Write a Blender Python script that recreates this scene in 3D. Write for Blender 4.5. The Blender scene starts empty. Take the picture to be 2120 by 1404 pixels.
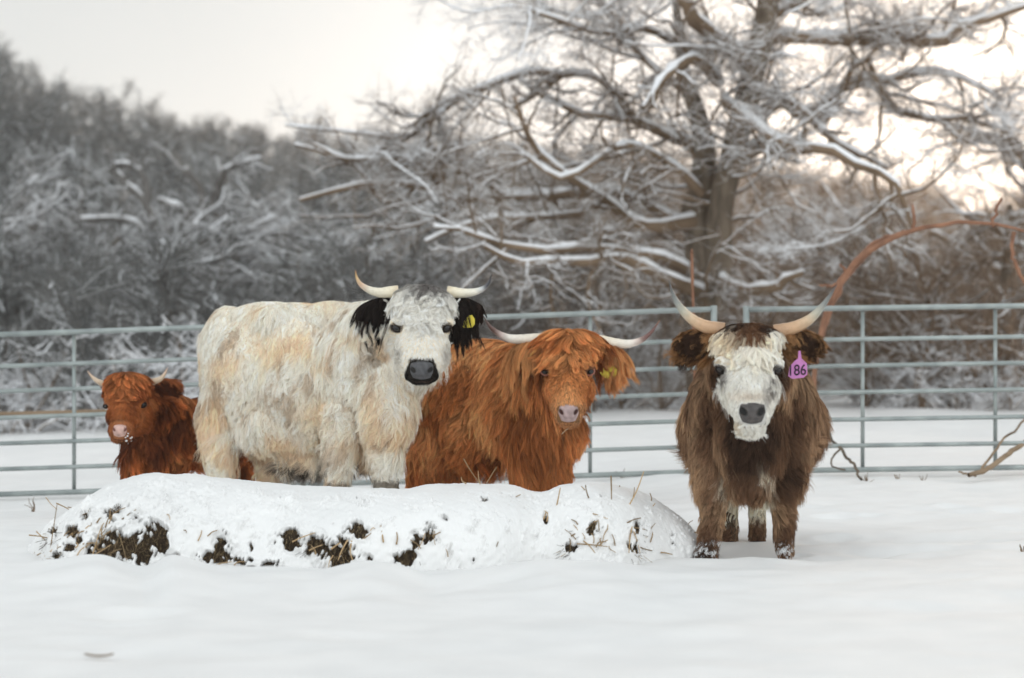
import bpy, math
import numpy as np
from mathutils import Vector
from mathutils.bvhtree import BVHTree
from mathutils.kdtree import KDTree

# ------------------------------------------------------------------ camera, world, sun, exposure
SC = bpy.context.scene
F = 5005.0          # focal length in pixels of the 2120 px wide photograph
CX, HY, CH = 1060.0, 634.0, 1.2      # centre column, horizon row, camera height (m)
cam = bpy.data.cameras.new('camera')
cam.sensor_width = 36.0
cam.lens = 36.0 * F / 2120.0
cam.shift_y = -(702.0 - HY) / 2120.0
cam.clip_start = 0.1
cam.clip_end = 3000
cam.dof.use_dof = True
cam.dof.focus_distance = 12.8
cam.dof.aperture_fstop = 1.85
camo = bpy.data.objects.new('camera', cam)
camo.location = (0, 0, CH)
camo.rotation_euler = (math.radians(90), 0, 0)
SC.collection.objects.link(camo)
SC.camera = camo

SUN_EL, SUN_AZ = math.radians(10), math.radians(15.5)     # azimuth from +Y towards +X
world = bpy.data.worlds.new('World')
SC.world = world
world.use_nodes = True
nt = world.node_tree
nt.nodes.clear()
out = nt.nodes.new('ShaderNodeOutputWorld')
sky = nt.nodes.new('ShaderNodeTexSky')
sky.sky_type = 'NISHITA'
sky.sun_disc = False
sky.sun_elevation = SUN_EL
sky.sun_rotation = SUN_AZ
sky.dust_density = 1.0
bg1 = nt.nodes.new('ShaderNodeBackground'); bg1.inputs[1].default_value = 0.05
hs = nt.nodes.new('ShaderNodeHueSaturation'); hs.inputs['Saturation'].default_value = .25; hs.inputs['Value'].default_value = .5
nt.links.new(sky.outputs[0], hs.inputs['Color']); nt.links.new(hs.outputs[0], bg1.inputs[0])
# overcast cloud layer with a warm glow round the hidden sun
tc = nt.nodes.new('ShaderNodeTexCoord')
def vmath(op, a, b=None):
    n = nt.nodes.new('ShaderNodeVectorMath'); n.operation = op
    nt.links.new(a, n.inputs[0])
    if b is not None:
        if isinstance(b, tuple): n.inputs[1].default_value = b
        else: nt.links.new(b, n.inputs[1])
    return n
nrm = vmath('NORMALIZE', tc.outputs['Generated'])
GA, GE = math.radians(12.5), math.radians(3.5)
gd = (math.sin(GA)*math.cos(GE), math.cos(GA)*math.cos(GE), math.sin(GE))
dot = vmath('DOT_PRODUCT', nrm.outputs[0], gd)
mr = nt.nodes.new('ShaderNodeMapRange')
mr.inputs[1].default_value = math.cos(math.radians(9)); mr.inputs[2].default_value = 1.0
nt.links.new(dot.outputs['Value'], mr.inputs[0])
noi = nt.nodes.new('ShaderNodeTexNoise'); noi.inputs['Scale'].default_value = 3.0; noi.inputs['Detail'].default_value = 3
nt.links.new(nrm.outputs[0], noi.inputs['Vector'])
cr = nt.nodes.new('ShaderNodeValToRGB')
cr.color_ramp.elements[0].position = 0.3; cr.color_ramp.elements[0].color = (0.60, 0.645, 0.665, 1)
cr.color_ramp.elements[1].position = 0.65; cr.color_ramp.elements[1].color = (0.70, 0.735, 0.75, 1)
nt.links.new(noi.outputs[0], cr.inputs[0])
mx = nt.nodes.new('ShaderNodeMix'); mx.data_type = 'RGBA'
nt.links.new(mr.outputs[0], mx.inputs[0]); nt.links.new(cr.outputs[0], mx.inputs[6])
mx.inputs[7].default_value = (0.68, 0.60, 0.52, 1)
bg2 = nt.nodes.new('ShaderNodeBackground')
# unseen sky behind the camera brightened, added to light the animals' fronts
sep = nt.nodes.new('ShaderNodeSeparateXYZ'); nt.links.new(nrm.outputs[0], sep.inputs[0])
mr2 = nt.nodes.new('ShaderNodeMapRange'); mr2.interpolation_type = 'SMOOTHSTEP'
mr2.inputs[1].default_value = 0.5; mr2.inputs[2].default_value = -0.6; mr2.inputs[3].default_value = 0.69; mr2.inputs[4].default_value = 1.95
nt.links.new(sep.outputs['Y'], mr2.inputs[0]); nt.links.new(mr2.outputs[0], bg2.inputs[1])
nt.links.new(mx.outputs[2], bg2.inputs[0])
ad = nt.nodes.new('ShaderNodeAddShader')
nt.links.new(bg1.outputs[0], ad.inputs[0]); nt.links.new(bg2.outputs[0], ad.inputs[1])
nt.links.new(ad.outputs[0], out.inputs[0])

sun = bpy.data.lights.new('sun', 'SUN')
sun.energy = 0.85
sun.angle = math.radians(24)
sun.color = (1.0, 0.66, 0.42)
suno = bpy.data.objects.new('sun', sun)
sdir = Vector((math.sin(SUN_AZ)*math.cos(SUN_EL), math.cos(SUN_AZ)*math.cos(SUN_EL), math.sin(SUN_EL)))
suno.rotation_euler = sdir.to_track_quat('Z', 'Y').to_euler()
suno.location = (30, 10, 20)
SC.collection.objects.link(suno)
SC.view_settings.view_transform = 'Standard'
SC.view_settings.look = 'None'
SC.view_settings.exposure = 0.18
SC.view_settings.gamma = 1.0
SC.cycles.max_bounces = 14
SC.cycles.diffuse_bounces = 12
SC.cycles.transmission_bounces = 12
SC.cycles.transparent_max_bounces = 4

# ------------------------------------------------------------------ helpers
def smooth(a, b, x):
    t = np.clip((np.asarray(x, float) - a) / (b - a), 0, 1)
    return t*t*(3-2*t)

def fnoise(P, scale, seed, m=14):
    r = np.random.default_rng(seed)
    P = np.asarray(P, float)
    K = r.normal(size=(m, P.shape[-1])) / scale
    ph = r.uniform(0, 6.283, m)
    return np.cos(P @ K.T + ph).sum(-1) / math.sqrt(m/2.0)

def norm(v):
    return v / np.maximum(np.linalg.norm(v, axis=-1, keepdims=True), 1e-9)

def px2w(px, py, d):
    px, py, d = np.broadcast_arrays(np.asarray(px, float), np.asarray(py, float), np.asarray(d, float))
    return np.stack([(px-CX)*d/F, d, CH-(py-HY)*d/F], -1)

def mesh_from(name, V, faces, mats, parent=None, col=None, smooth_sh=True, loc=None):
    """V (n,3); faces list of int arrays (m,k); links one mesh object"""
    me = bpy.data.meshes.new(name)
    V = np.asarray(V, np.float32)
    if loc is not None: V = V - np.asarray(loc, np.float32)
    if not isinstance(faces, (list, tuple)): faces = [faces]
    faces = [np.asarray(f, np.int32) for f in faces if len(f)]
    nl = sum(f.size for f in faces); nf = sum(len(f) for f in faces)
    me.vertices.add(len(V)); me.vertices.foreach_set('co', V.ravel())
    me.loops.add(nl); me.loops.foreach_set('vertex_index', np.concatenate([f.ravel() for f in faces]))
    tot = np.concatenate([np.full(len(f), f.shape[1]) for f in faces])
    st = np.concatenate([[0], np.cumsum(tot)[:-1]])
    me.polygons.add(nf)
    me.polygons.foreach_set('loop_start', st.astype(np.int32))
    me.polygons.foreach_set('loop_total', tot.astype(np.int32))
    me.polygons.foreach_set('use_smooth', np.full(nf, smooth_sh))
    me.update(calc_edges=True)
    if col is not None:
        c = np.ones((len(V), 4), np.float32); c[:, :3] = np.clip(col, 0, 1)
        a = me.color_attributes.new('col', 'FLOAT_COLOR', 'POINT')
        a.data.foreach_set('color', c.ravel())
    if not isinstance(mats, (list, tuple)): mats = [mats]
    for m in mats: me.materials.append(m)
    o = bpy.data.objects.new(name, me)
    SC.collection.objects.link(o)
    if loc is not None: o.location = loc
    if parent is not None: o.parent = parent
    return o

def empty(name, loc, label, cat, group=None):
    o = bpy.data.objects.new(name, None)
    o.location = loc
    o.empty_display_size = 0.1
    SC.collection.objects.link(o)
    o['label'] = label; o['category'] = cat
    if group: o['group'] = group
    return o

def tag(o, label=None, cat=None, group=None, kind=None):
    if label: o['label'] = label
    if cat: o['category'] = cat
    if group: o['group'] = group
    if kind: o['kind'] = kind
    return o

def wmesh(name, V, faces, mats, parent, **k):
    """mesh given in world coordinates, parented to an (unrotated) empty"""
    return mesh_from(name, np.asarray(V) - np.array(parent_world(parent)), faces, mats, parent, **k)

def parent_world(p):
    l = Vector((0, 0, 0))
    while p is not None:
        l = l + p.location; p = p.parent
    return l

def tubes(P, R, sides):
    """P (M,n,3), R (M,n): open tapered tubes -> verts, quads"""
    P = np.asarray(P, float); R = np.asarray(R, float)
    M, n, _ = P.shape
    T = np.empty_like(P)
    T[:, 1:-1] = P[:, 2:] - P[:, :-2]; T[:, 0] = P[:, 1]-P[:, 0]; T[:, -1] = P[:, -1]-P[:, -2]
    T = norm(T)
    ref = np.zeros((M, 1, 3)); ref[:, 0, 0] = 0.31; ref[:, 0, 1] = 0.93; ref[:, 0, 2] = 0.2
    m = np.abs((norm(P[:, -1]-P[:, 0]) @ norm(np.array([0.31, 0.93, 0.2])))) > 0.9
    ref[m, 0] = (1, 0, 0)
    A = norm(np.cross(T, np.broadcast_to(ref, T.shape))); B = np.cross(T, A)
    ang = np.arange(sides) * 2*math.pi/sides
    V = P[:, :, None] + R[:, :, None, None]*(A[:, :, None]*np.cos(ang)[None, None, :, None] + B[:, :, None]*np.sin(ang)[None, None, :, None])
    idx = np.arange(M*n*sides).reshape(M, n, sides)
    a = idx[:, :-1]; b = idx[:, 1:]
    Q = np.stack([a, np.roll(a, -1, 2), np.roll(b, -1, 2), b], -1).reshape(-1, 4)
    return V.reshape(-1, 3), Q

def ribbons(P, W, S):
    """P (M,n,3) points, W (M,n) half widths, S (M,n,3) side vectors"""
    M, n, _ = P.shape
    V = np.stack([P - S*W[..., None], P + S*W[..., None]], 2)
    idx = np.arange(M*n*2).reshape(M, n, 2)
    Q = np.stack([idx[:, :-1, 0], idx[:, :-1, 1], idx[:, 1:, 1], idx[:, 1:, 0]], -1).reshape(-1, 4)
    return V.reshape(-1, 3), Q

def spline(pts, n):
    """Catmull-Rom through pts (k,c) -> (n,c)"""
    p = np.asarray(pts, float)
    if len(p) == 2:
        t = np.linspace(0, 1, n)[:, None]; return p[0]*(1-t)+p[1]*t
    q = np.vstack([2*p[0]-p[1], p, 2*p[-1]-p[-2]])
    L = np.concatenate([[0], np.cumsum(np.linalg.norm(np.diff(p, axis=0), axis=1))])
    s = np.linspace(0, L[-1], n)
    k = np.clip(np.searchsorted(L, s, side='right')-1, 0, len(p)-2)
    t = ((s-L[k])/np.maximum(L[k+1]-L[k], 1e-9))[:, None]
    p0, p1, p2, p3 = q[k], q[k+1], q[k+2], q[k+3]
    return 0.5*((2*p1)+(-p0+p2)*t+(2*p0-5*p1+4*p2-p3)*t**2+(-p0+3*p1-3*p2+p3)*t**3)

# ------------------------------------------------------------------ materials
def newmat(name):
    m = bpy.data.materials.new(name); m.use_nodes = True
    return m, m.node_tree, m.node_tree.nodes['Principled BSDF']

def mat_attr(name, rough=0.6, spec=0.3, trans=0.0, bump=0, bscale=60, var=0.0):
    m, t, b = newmat(name)
    a = t.nodes.new('ShaderNodeAttribute'); a.attribute_name = 'col'
    src = a.outputs['Color']
    if var:
        n = t.nodes.new('ShaderNodeTexNoise'); n.inputs['Scale'].default_value = bscale*0.4; n.inputs['Detail'].default_value = 4
        c = t.nodes.new('ShaderNodeTexCoord'); t.links.new(c.outputs['Object'], n.inputs['Vector'])
        h = t.nodes.new('ShaderNodeHueSaturation')
        r = t.nodes.new('ShaderNodeMapRange'); r.inputs[1].default_value = .25; r.inputs[2].default_value = .75
        r.inputs[3].default_value = 1-var; r.inputs[4].default_value = 1+var
        t.links.new(n.outputs[0], r.inputs[0]); t.links.new(r.outputs[0], h.inputs['Value']); t.links.new(src, h.inputs['Color'])
        src = h.outputs[0]
    t.links.new(src, b.inputs['Base Color'])
    b.inputs['Roughness'].default_value = rough
    b.inputs['Specular IOR Level'].default_value = spec
    if bump:
        n = t.nodes.new('ShaderNodeTexNoise'); n.inputs['Scale'].default_value = bscale; n.inputs['Detail'].default_value = 5
        c = t.nodes.new('ShaderNodeTexCoord'); t.links.new(c.outputs['Object'], n.inputs['Vector'])
        u = t.nodes.new('ShaderNodeBump'); u.inputs['Strength'].default_value = bump; u.inputs['Distance'].default_value = 0.01
        t.links.new(n.outputs[0], u.inputs['Height']); t.links.new(u.outputs[0], b.inputs['Normal'])
    if trans:
        tr = t.nodes.new('ShaderNodeBsdfTranslucent'); t.links.new(src, tr.inputs[0])
        ms = t.nodes.new('ShaderNodeMixShader'); ms.inputs[0].default_value = trans
        o = t.nodes['Material Output']
        t.links.new(b.outputs[0], ms.inputs[1]); t.links.new(tr.outputs[0], ms.inputs[2]); t.links.new(ms.outputs[0], o.inputs[0])
    return m

def mat_noise(name, c1, c2, scale, rough=0.8, bump=0.0, bscale=None, bdist=0.01, spec=0.3, stretch=None, metal=0, detail=5):
    m, t, b = newmat(name)
    c = t.nodes.new('ShaderNodeTexCoord'); vec = c.outputs['Object']
    if stretch:
        mp = t.nodes.new('ShaderNodeMapping'); mp.inputs['Scale'].default_value = stretch
        t.links.new(vec, mp.inputs[0]); vec = mp.outputs[0]
    n = t.nodes.new('ShaderNodeTexNoise'); n.inputs['Scale'].default_value = scale; n.inputs['Detail'].default_value = detail
    t.links.new(vec, n.inputs['Vector'])
    r = t.nodes.new('ShaderNodeValToRGB')
    r.color_ramp.elements[0].position = .35; r.color_ramp.elements[0].color = (*c1, 1)
    r.color_ramp.elements[1].position = .65; r.color_ramp.elements[1].color = (*c2, 1)
    t.links.new(n.outputs[0], r.inputs[0]); t.links.new(r.outputs[0], b.inputs['Base Color'])
    b.inputs['Roughness'].default_value = rough; b.inputs['Specular IOR Level'].default_value = spec
    b.inputs['Metallic'].default_value = metal
    if bump:
        n2 = t.nodes.new('ShaderNodeTexNoise'); n2.inputs['Scale'].default_value = bscale or scale*3; n2.inputs['Detail'].default_value = 6
        t.links.new(vec, n2.inputs['Vector'])
        u = t.nodes.new('ShaderNodeBump'); u.inputs['Strength'].default_value = bump; u.inputs['Distance'].default_value = bdist
        t.links.new(n2.outputs[0], u.inputs['Height']); t.links.new(u.outputs[0], b.inputs['Normal'])
    return m

M_SNOW = mat_noise('snow', (.725, .72, .712), (.775, .768, .758), 3.0, .75, .25, 60, .006, .15)
M_TSNOW = mat_noise('branch_snow', (.76, .77, .79), (.84, .84, .85), 5.0, .8, 0, spec=.1)
M_BARK = mat_noise('bark', (.085, .068, .052), (.19, .152, .115), 14, .9, .6, 40, .02, .15, (1, 1, .25))
M_TWIG = mat_noise('twig_bark', (.11, .076, .05), (.225, .16, .108), 2.0, .9, spec=.1)
M_TWIGC = mat_noise('grey_twig_bark', (.095, .088, .082), (.19, .18, .17), 2.0, .9, spec=.1)
M_FAR = mat_attr('far_wood', .95, .05)
M_GALV = mat_noise('galvanised_steel', (.24, .27, .265), (.36, .395, .385), 6, .5, .15, 80, .002, .5, metal=.3)
M_STEEL_POST = mat_noise('post_steel', (.17, .18, .18), (.28, .29, .28), 5, .6, .15, 60, .003, .4)
M_RUST = mat_noise('red_bark', (.16, .075, .045), (.30, .145, .085), 8, .75, .4, 40, .01, .3)
M_HAYCORE = mat_noise('rotten_hay', (.010, .007, .005), (.05, .033, .02), 40, .95, .9, 90, .02, .1, (1, 1, .3))
M_STRAW = mat_attr('straw', .55, .35, .15)
M_HAIR = mat_attr('hair', .55, .1, .30)
M_SKIN = mat_attr('hide', .8, .15, 0, .5, 200)
M_HORN = mat_attr('horn', .32, .5, 0, .35, 90, .12)
M_NOSE = mat_attr('nose_skin', .45, .28, 0, .5, 260)
M_WOOD = mat_noise('weathered_wood', (.13, .09, .06), (.28, .2, .13), 6, .8, .4, 30, .01, .2, (.2, 1, 1))
def plain(name, c, rough=.5, spec=.5):
    m, t, b = newmat(name); b.inputs['Base Color'].default_value = (*c, 1)
    b.inputs['Roughness'].default_value = rough; b.inputs['Specular IOR Level'].default_value = spec
    return m
M_EYE = plain('eye', (.005, .004, .004), .07, .5)
M_EYELID = plain('eyelid_skin', (.018, .011, .009), .6, .15)
M_PINKLID = plain('pink_eyelid_skin', (.32, .13, .09), .5, .3)
M_TAGY = mat_noise('yellow_tag_plastic', (.52, .42, .035), (.62, .50, .05), 30, .45)
M_TAGP = mat_noise('pink_tag_plastic', (.46, .17, .40), (.52, .20, .45), 30, .45)
M_INK = plain('tag_ink', (.03, .015, .03), .6, .2)

def ground_mat():
    t = M_SNOW.copy(); t.name = 'snow_ground'; n = t.node_tree; b = n.nodes['Principled BSDF']
    src = b.inputs['Base Color'].links[0].from_socket
    g = n.nodes.new('ShaderNodeNewGeometry'); s = n.nodes.new('ShaderNodeSeparateXYZ'); n.links.new(g.outputs['Position'], s.inputs[0])
    r = n.nodes.new('ShaderNodeMapRange'); r.interpolation_type = 'SMOOTHSTEP'; r.inputs[1].default_value = 26.5; r.inputs[2].default_value = 36
    n.links.new(s.outputs['Y'], r.inputs[0])
    z = n.nodes.new('ShaderNodeTexNoise'); z.inputs['Scale'].default_value = .9; z.inputs['Detail'].default_value = 8; n.links.new(g.outputs['Position'], z.inputs['Vector'])
    rr = n.nodes.new('ShaderNodeMapRange'); rr.inputs[1].default_value = .38; rr.inputs[2].default_value = .52; n.links.new(z.outputs[0], rr.inputs[0])
    mu = n.nodes.new('ShaderNodeMath'); mu.operation = 'MULTIPLY'; n.links.new(r.outputs[0], mu.inputs[0]); n.links.new(rr.outputs[0], mu.inputs[1])
    m = n.nodes.new('ShaderNodeMix'); m.data_type = 'RGBA'; n.links.new(mu.outputs[0], m.inputs[0]); n.links.new(src, m.inputs[6]); m.inputs[7].default_value = (.12, .10, .085, 1)
    n.links.new(m.outputs[2], b.inputs['Base Color'])
    return t
M_GROUND = ground_mat()

# ------------------------------------------------------------------ terrain
RIDGE = spline([(-60, 1175), (60, 1168), (110, 1163), (200, 1152), (260, 1168), (305, 1177), (350, 1150), (400, 1160), (470, 1181), (560, 1180),
                (650, 1183), (720, 1166), (770, 1158), (830, 1170), (890, 1190), (960, 1182), (1050, 1172), (1130, 1160), (1200, 1165),
                (1300, 1158), (1420, 1165), (1500, 1158), (1560, 1152), (1650, 1150), (1720, 1147), (1800, 1150), (1960, 1160), (2200, 1165)], 200)
def terrain(x, y):
    x = np.asarray(x, float); y = np.asarray(y, float)
    P = np.stack([x, y], -1)
    S = smooth(12.2, 16, y)
    z = (0.037*np.clip(x, -8, 1.4)) * S
    z += -0.03*S
    # low drift in front of the heap
    px = CX + x*F/np.maximum(y, 1)
    ry = np.interp(px, RIDGE[:, 0], RIDGE[:, 1])
    DR = 10.75
    rz = CH - (ry-HY)*DR/F
    k = smooth(9.2, DR, y) * (1 - smooth(DR, DR+0.45, y)) * (1-smooth(1180, 1400, px)*.9) * smooth(-500, -100, px)
    z = z*(1-k) + rz*k
    near = 1 - smooth(20, 40, y)
    z += near*(0.010*fnoise(P, .5, 3) + 0.004*fnoise(P, .13, 4) + .0012*fnoise(P, .035, 44)) * (0.5+0.5*smooth(8, 11, y))
    z += near*smooth(14, 17, y)*0.012*fnoise(P*[1, .5], .35, 5)
    # trodden hollows right of and behind the brown cow
    for cx, cy, rx, ry2, dp in [(1.60, 11.75, .22, .14, .05), (1.95, 12.0, .3, .13, .04), (1.15, 11.95, .18, .25, .05), (0.92, 11.62, .1, .1, .03), (1.32, 11.6, .09, .09, .03),
                                (2.3, 12.5, .3, .2, .03), (1.7, 12.6, .3, .2, .03), (-1.3, 8.35, .22, .2, .025), (-2.05, 8.3, .25, .08, .035), (.6, 9.4, .3, .3, .02), (1.9, 9.6, .6, .3, .02)]:
        z -= dp*np.exp(-((x-cx)/rx)**2-((y-cy)/ry2)**2)
        z += dp*.35*np.exp(-((x-cx)/(rx*1.5))**2-((y-cy+ry2*1.6)/(ry2*.8))**2)
    rp = np.random.default_rng(66)
    for k in range(44):
        cx, cy = rp.uniform(.4, 3.4), rp.uniform(11.6, 14.6)
        if k > 26: cx, cy = rp.uniform(-2.5, 3), rp.uniform(8.2, 10.2)
        dp = rp.uniform(.006, .02) if k <= 26 else rp.uniform(.004, .010); r1 = rp.uniform(.05, .11)*(1 if k <= 26 else 2)
        z -= dp*np.exp(-((x-cx)/r1)**2-((y-cy)/(r1*.8))**2)
        z += dp*.4*np.exp(-(np.hypot((x-cx)/r1, (y-cy)/(r1*.8))-1.7)**2*4)
    # rough far bank and hillside
    z += smooth(30, 60, y)*0.15
    ang = x/np.maximum(y, 1)
    side = np.interp(ang, [-.45, -.21, -.13, -.04, .1, .22, .45], [19, 16, 10.0, 8.6, 6.0, 3.6, 6])
    z += side*np.clip((y-40)/125, 0, 1)**1.15
    z += smooth(30, 60, y)*0.35*fnoise(P, 5, 8)
    z = z - smooth(260, 900, y)*side*.8
    return z

def axis(breaks):
    out = []
    for a, b, s in breaks: out.append(np.arange(a, b, s))
    return np.concatenate(out + [[breaks[-1][1]]])
gx = axis([(-1500, -200, 60), (-200, -60, 6), (-60, -12, 1), (-12, -4, .12), (-4, 4, .025), (4, 12, .12), (12, 60, 1), (60, 200, 6), (200, 1500, 60)])
gy = axis([(-300, -20, 20), (-20, 5, 1), (5, 14, .022), (14, 19, .04), (19, 34, .12), (34, 70, .8), (70, 300, 3), (300, 2400, 60)])
GX, GY = np.meshgrid(gx, gy)
GZ = terrain(GX, GY)
idx = np.arange(GX.size).reshape(GX.shape)
Q = np.stack([idx[:-1, :-1], idx[:-1, 1:], idx[1:, 1:], idx[1:, :-1]], -1).reshape(-1, 4)
ground = mesh_from('snow_ground', np.stack([GX, GY, GZ], -1).reshape(-1, 3), Q, M_GROUND)
tag(ground, kind='structure')

# ------------------------------------------------------------------ hay heap under snow
TOP = spline([(40, 1160), (80, 1110), (120, 1072), (180, 1035), (230, 1006), (300, 985), (370, 977), (440, 979), (500, 984), (600, 994), (680, 1002), (760, 1003), (830, 1008),
              (880, 1003), (950, 1002), (1010, 1004), (1060, 1010), (1115, 1023), (1165, 1010), (1230, 1006), (1290, 1016), (1340, 1034), (1390, 1066), (1430, 1100), (1462, 1136), (1478, 1175)], 300)
def heap_surface(U, TH, off):
    """U: pixel column at the heap, TH 0 front foot..pi back foot, off outward offset"""
    top = np.interp(U, TOP[:, 0], TOP[:, 1])
    yc = 11.9
    h = np.maximum(CH - (top-HY)*yc/F, 0.0) + 0.02
    a = 0.66 * smooth(30, 200, U)*(1-.85*smooth(1200, 1480, U)) + .08
    a = a*(1 - .25*np.exp(-((U-1115)/60)**2))
    c = np.cos(TH); s = np.sin(TH)
    pw = .75
    yy = yc - a*np.sign(c)*np.abs(c)**.85
    zz = h*np.abs(s)**pw
    X = (U-CX)*yc/F
    n = norm(np.stack([0*c, -c, s*1.0+.15], -1))
    P = np.stack([X, yy, zz - .03], -1) + n*np.asarray(off)[..., None]
    return P
HOLES = [(230, 1120, 45, 42, 0.0), (300, 1130, 45, 40, 0.0), (200, 1140, 30, 25, 0), (330, 1110, 18, 25, 0), (118, 1152, 12, 9, .2), (150, 1100, 12, 10, .3), (180, 1075, 10, 18, .3), (112, 1103, 8, 9, .2), (235, 1075, 18, 26, .3), (275, 1075, 20, 12, .4),
         (140, 1132, 14, 8, .3), (165, 1120, 8, 14, .3),
         (457, 1142, 17, 32, 0.), (430, 1152, 10, 16, .1), (503, 1162, 26, 9, .3), (520, 1140, 5, 14, .3), (555, 1168, 22, 9, .2),
         (610, 1120, 22, 22, 0.1), (655, 1140, 18, 26, 0.1), (690, 1155, 38, 28, 0), (735, 1105, 20, 20, 0.05), (716, 1130, 18, 26, 0), (755, 1155, 14, 6, .2),
         (868, 1120, 18, 15, 0.), (895, 1108, 16, 18, 0.), (838, 1155, 24, 13, 0.), (922, 1083, 5, 8, .2), (355, 1155, 14, 10, .3), (405, 1150, 8, 14, .3),
         (1312, 1100, 12, 14, .1), (1310, 1130, 9, 16, .2), (1222, 1100, 10, 16, .35), (1180, 1135, 16, 9, .2), (978, 1160, 5, 9, .2), (1130, 1078, 4, 9, .2), (1000, 1042, 8, 7, .3), (1340, 1140, 14, 5, .3)]
def hole_mask(P):
    d = P[..., 1]
    px = CX + P[..., 0]*F/d; py = HY + (CH-P[..., 2])*F/d
    m = np.full(px.shape, -9.0)
    for cx, cy, rx, ry, pen in HOLES:
        m = np.maximum(m, 1-((px-cx)/(rx*.9))**2-((py-cy)/(ry*.9))**2-pen)
    nz = .48*fnoise(P*[1, 1, .6], .008, 20) + .5*fnoise(P*[1, 1, .6], .022, 21) + .45*fnoise(P, .055, 22)
    band = smooth(1045, 1075, py)*(1-smooth(930, 1000, px)*(1-smooth(1150, 1180, px)))
    m = np.maximum(m, -2.5) + nz + .0*band
    return m
NU, NV = 1150, 260
u = np.linspace(42, 1476, NU); th = np.linspace(-0.12, math.pi+.1, NV)
th = math.pi*(np.linspace(0, 1, NV)**1.35)*1.0 - .06
U, TH = np.meshgrid(u, th)
zero = np.zeros_like(U)
P0 = heap_surface(U, TH, zero)
base_n = .012*fnoise(P0, .30, 31) + .004*fnoise(P0, .09, 32)*(TH < 9)
core = heap_surface(U, TH, zero-.035 + base_n + .008*fnoise(P0, .02, 33))
hm = hole_mask(P0)
front = (TH < 1.35)
sfront = 1-smooth(1.0, 1.5, TH)
clod = (.010*fnoise(P0, .028, 34)+.005*fnoise(P0, .012, 35))*sfront*smooth(-2.6, -1.0, hm+.5*fnoise(P0, .2, 36))
soff = .012 + base_n + clod + .0012*fnoise(P0, .01, 37)
dig = smooth(-.12, .22, hm)*sfront
soff = soff*(1-dig) + (-.075+base_n)*dig
snow = heap_surface(U, TH, soff)
idx = np.arange(U.size).reshape(U.shape)
Q = np.stack([idx[:-1, :-1], idx[:-1, 1:], idx[1:, 1:], idx[1:, :-1]], -1).reshape(-1, 4)
hay = empty('hay_heap', (-.7, 11.9, 0), 'long low heap of old hay buried in snow in front of the cattle', 'hay heap')
wmesh('snow_cover', snow.reshape(-1, 3), Q, M_SNOW, hay)
hc = wmesh('hay_core', core.reshape(-1, 3), Q, M_HAYCORE, hay)

def heap_bvh():
    return BVHTree.FromPolygons([tuple(v) for v in core[::2, ::2].reshape(-1, 3)],
        (lambda i: np.stack([i[:-1, :-1], i[:-1, 1:], i[1:, 1:], i[1:, :-1]], -1).reshape(-1, 4).tolist())(np.arange(core[::2, ::2, 0].size).reshape(core[::2, ::2, 0].shape)))
HB = heap_bvh()
def heap_hit(px, py):
    o = Vector((0, 0, CH)); d = Vector(((px-CX)/F, 1, -(py-HY)/F)).normalized()
    h = HB.ray_cast(o, d)
    return h[0]
# loose hay inside the openings
rs = np.random.default_rng(5)
sel = np.argwhere((hm > .16) & (TH < 1.35) & (TH > .02))
pick = sel[rs.integers(0, len(sel), 15000)]
root = core[pick[:, 0], pick[:, 1]]
n = len(root); K = 5
dirs = norm(np.stack([rs.normal(-.2, .38, n), rs.normal(-.12, .12, n), rs.normal(-.9, .3, n)], -1))
L = rs.uniform(.03, .10, n)
t = np.linspace(0, 1, K)[None, :, None]
bend = rs.normal(0, .25, (n, 1, 3))
SP = root[:, None] - dirs[:, None]*L[:, None, None]*.4 + dirs[:, None]*L[:, None, None]*t + bend*L[:, None, None]*t**2
SP[:, :, 1] -= -.004 + .012*rs.random((n, 1))
V, Q = tubes(SP, (.0006+.0007*rs.random((n, 1)))*np.ones((1, K)), 3)
cb = np.array([.075, .048, .026])*rs.uniform(.25, 1.5, (n, 1)) * np.array([1, 1, 1])
lt = rs.random((n, 1)) > .86
cb = np.where(lt, np.array([.50, .36, .19])*rs.uniform(.6, 1.1, (n, 1)), cb)
o = wmesh('loose_hay', V, Q, M_STRAW, hay, col=np.repeat(cb, K*3, 0)); tag(o, kind='stuff')

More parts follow.
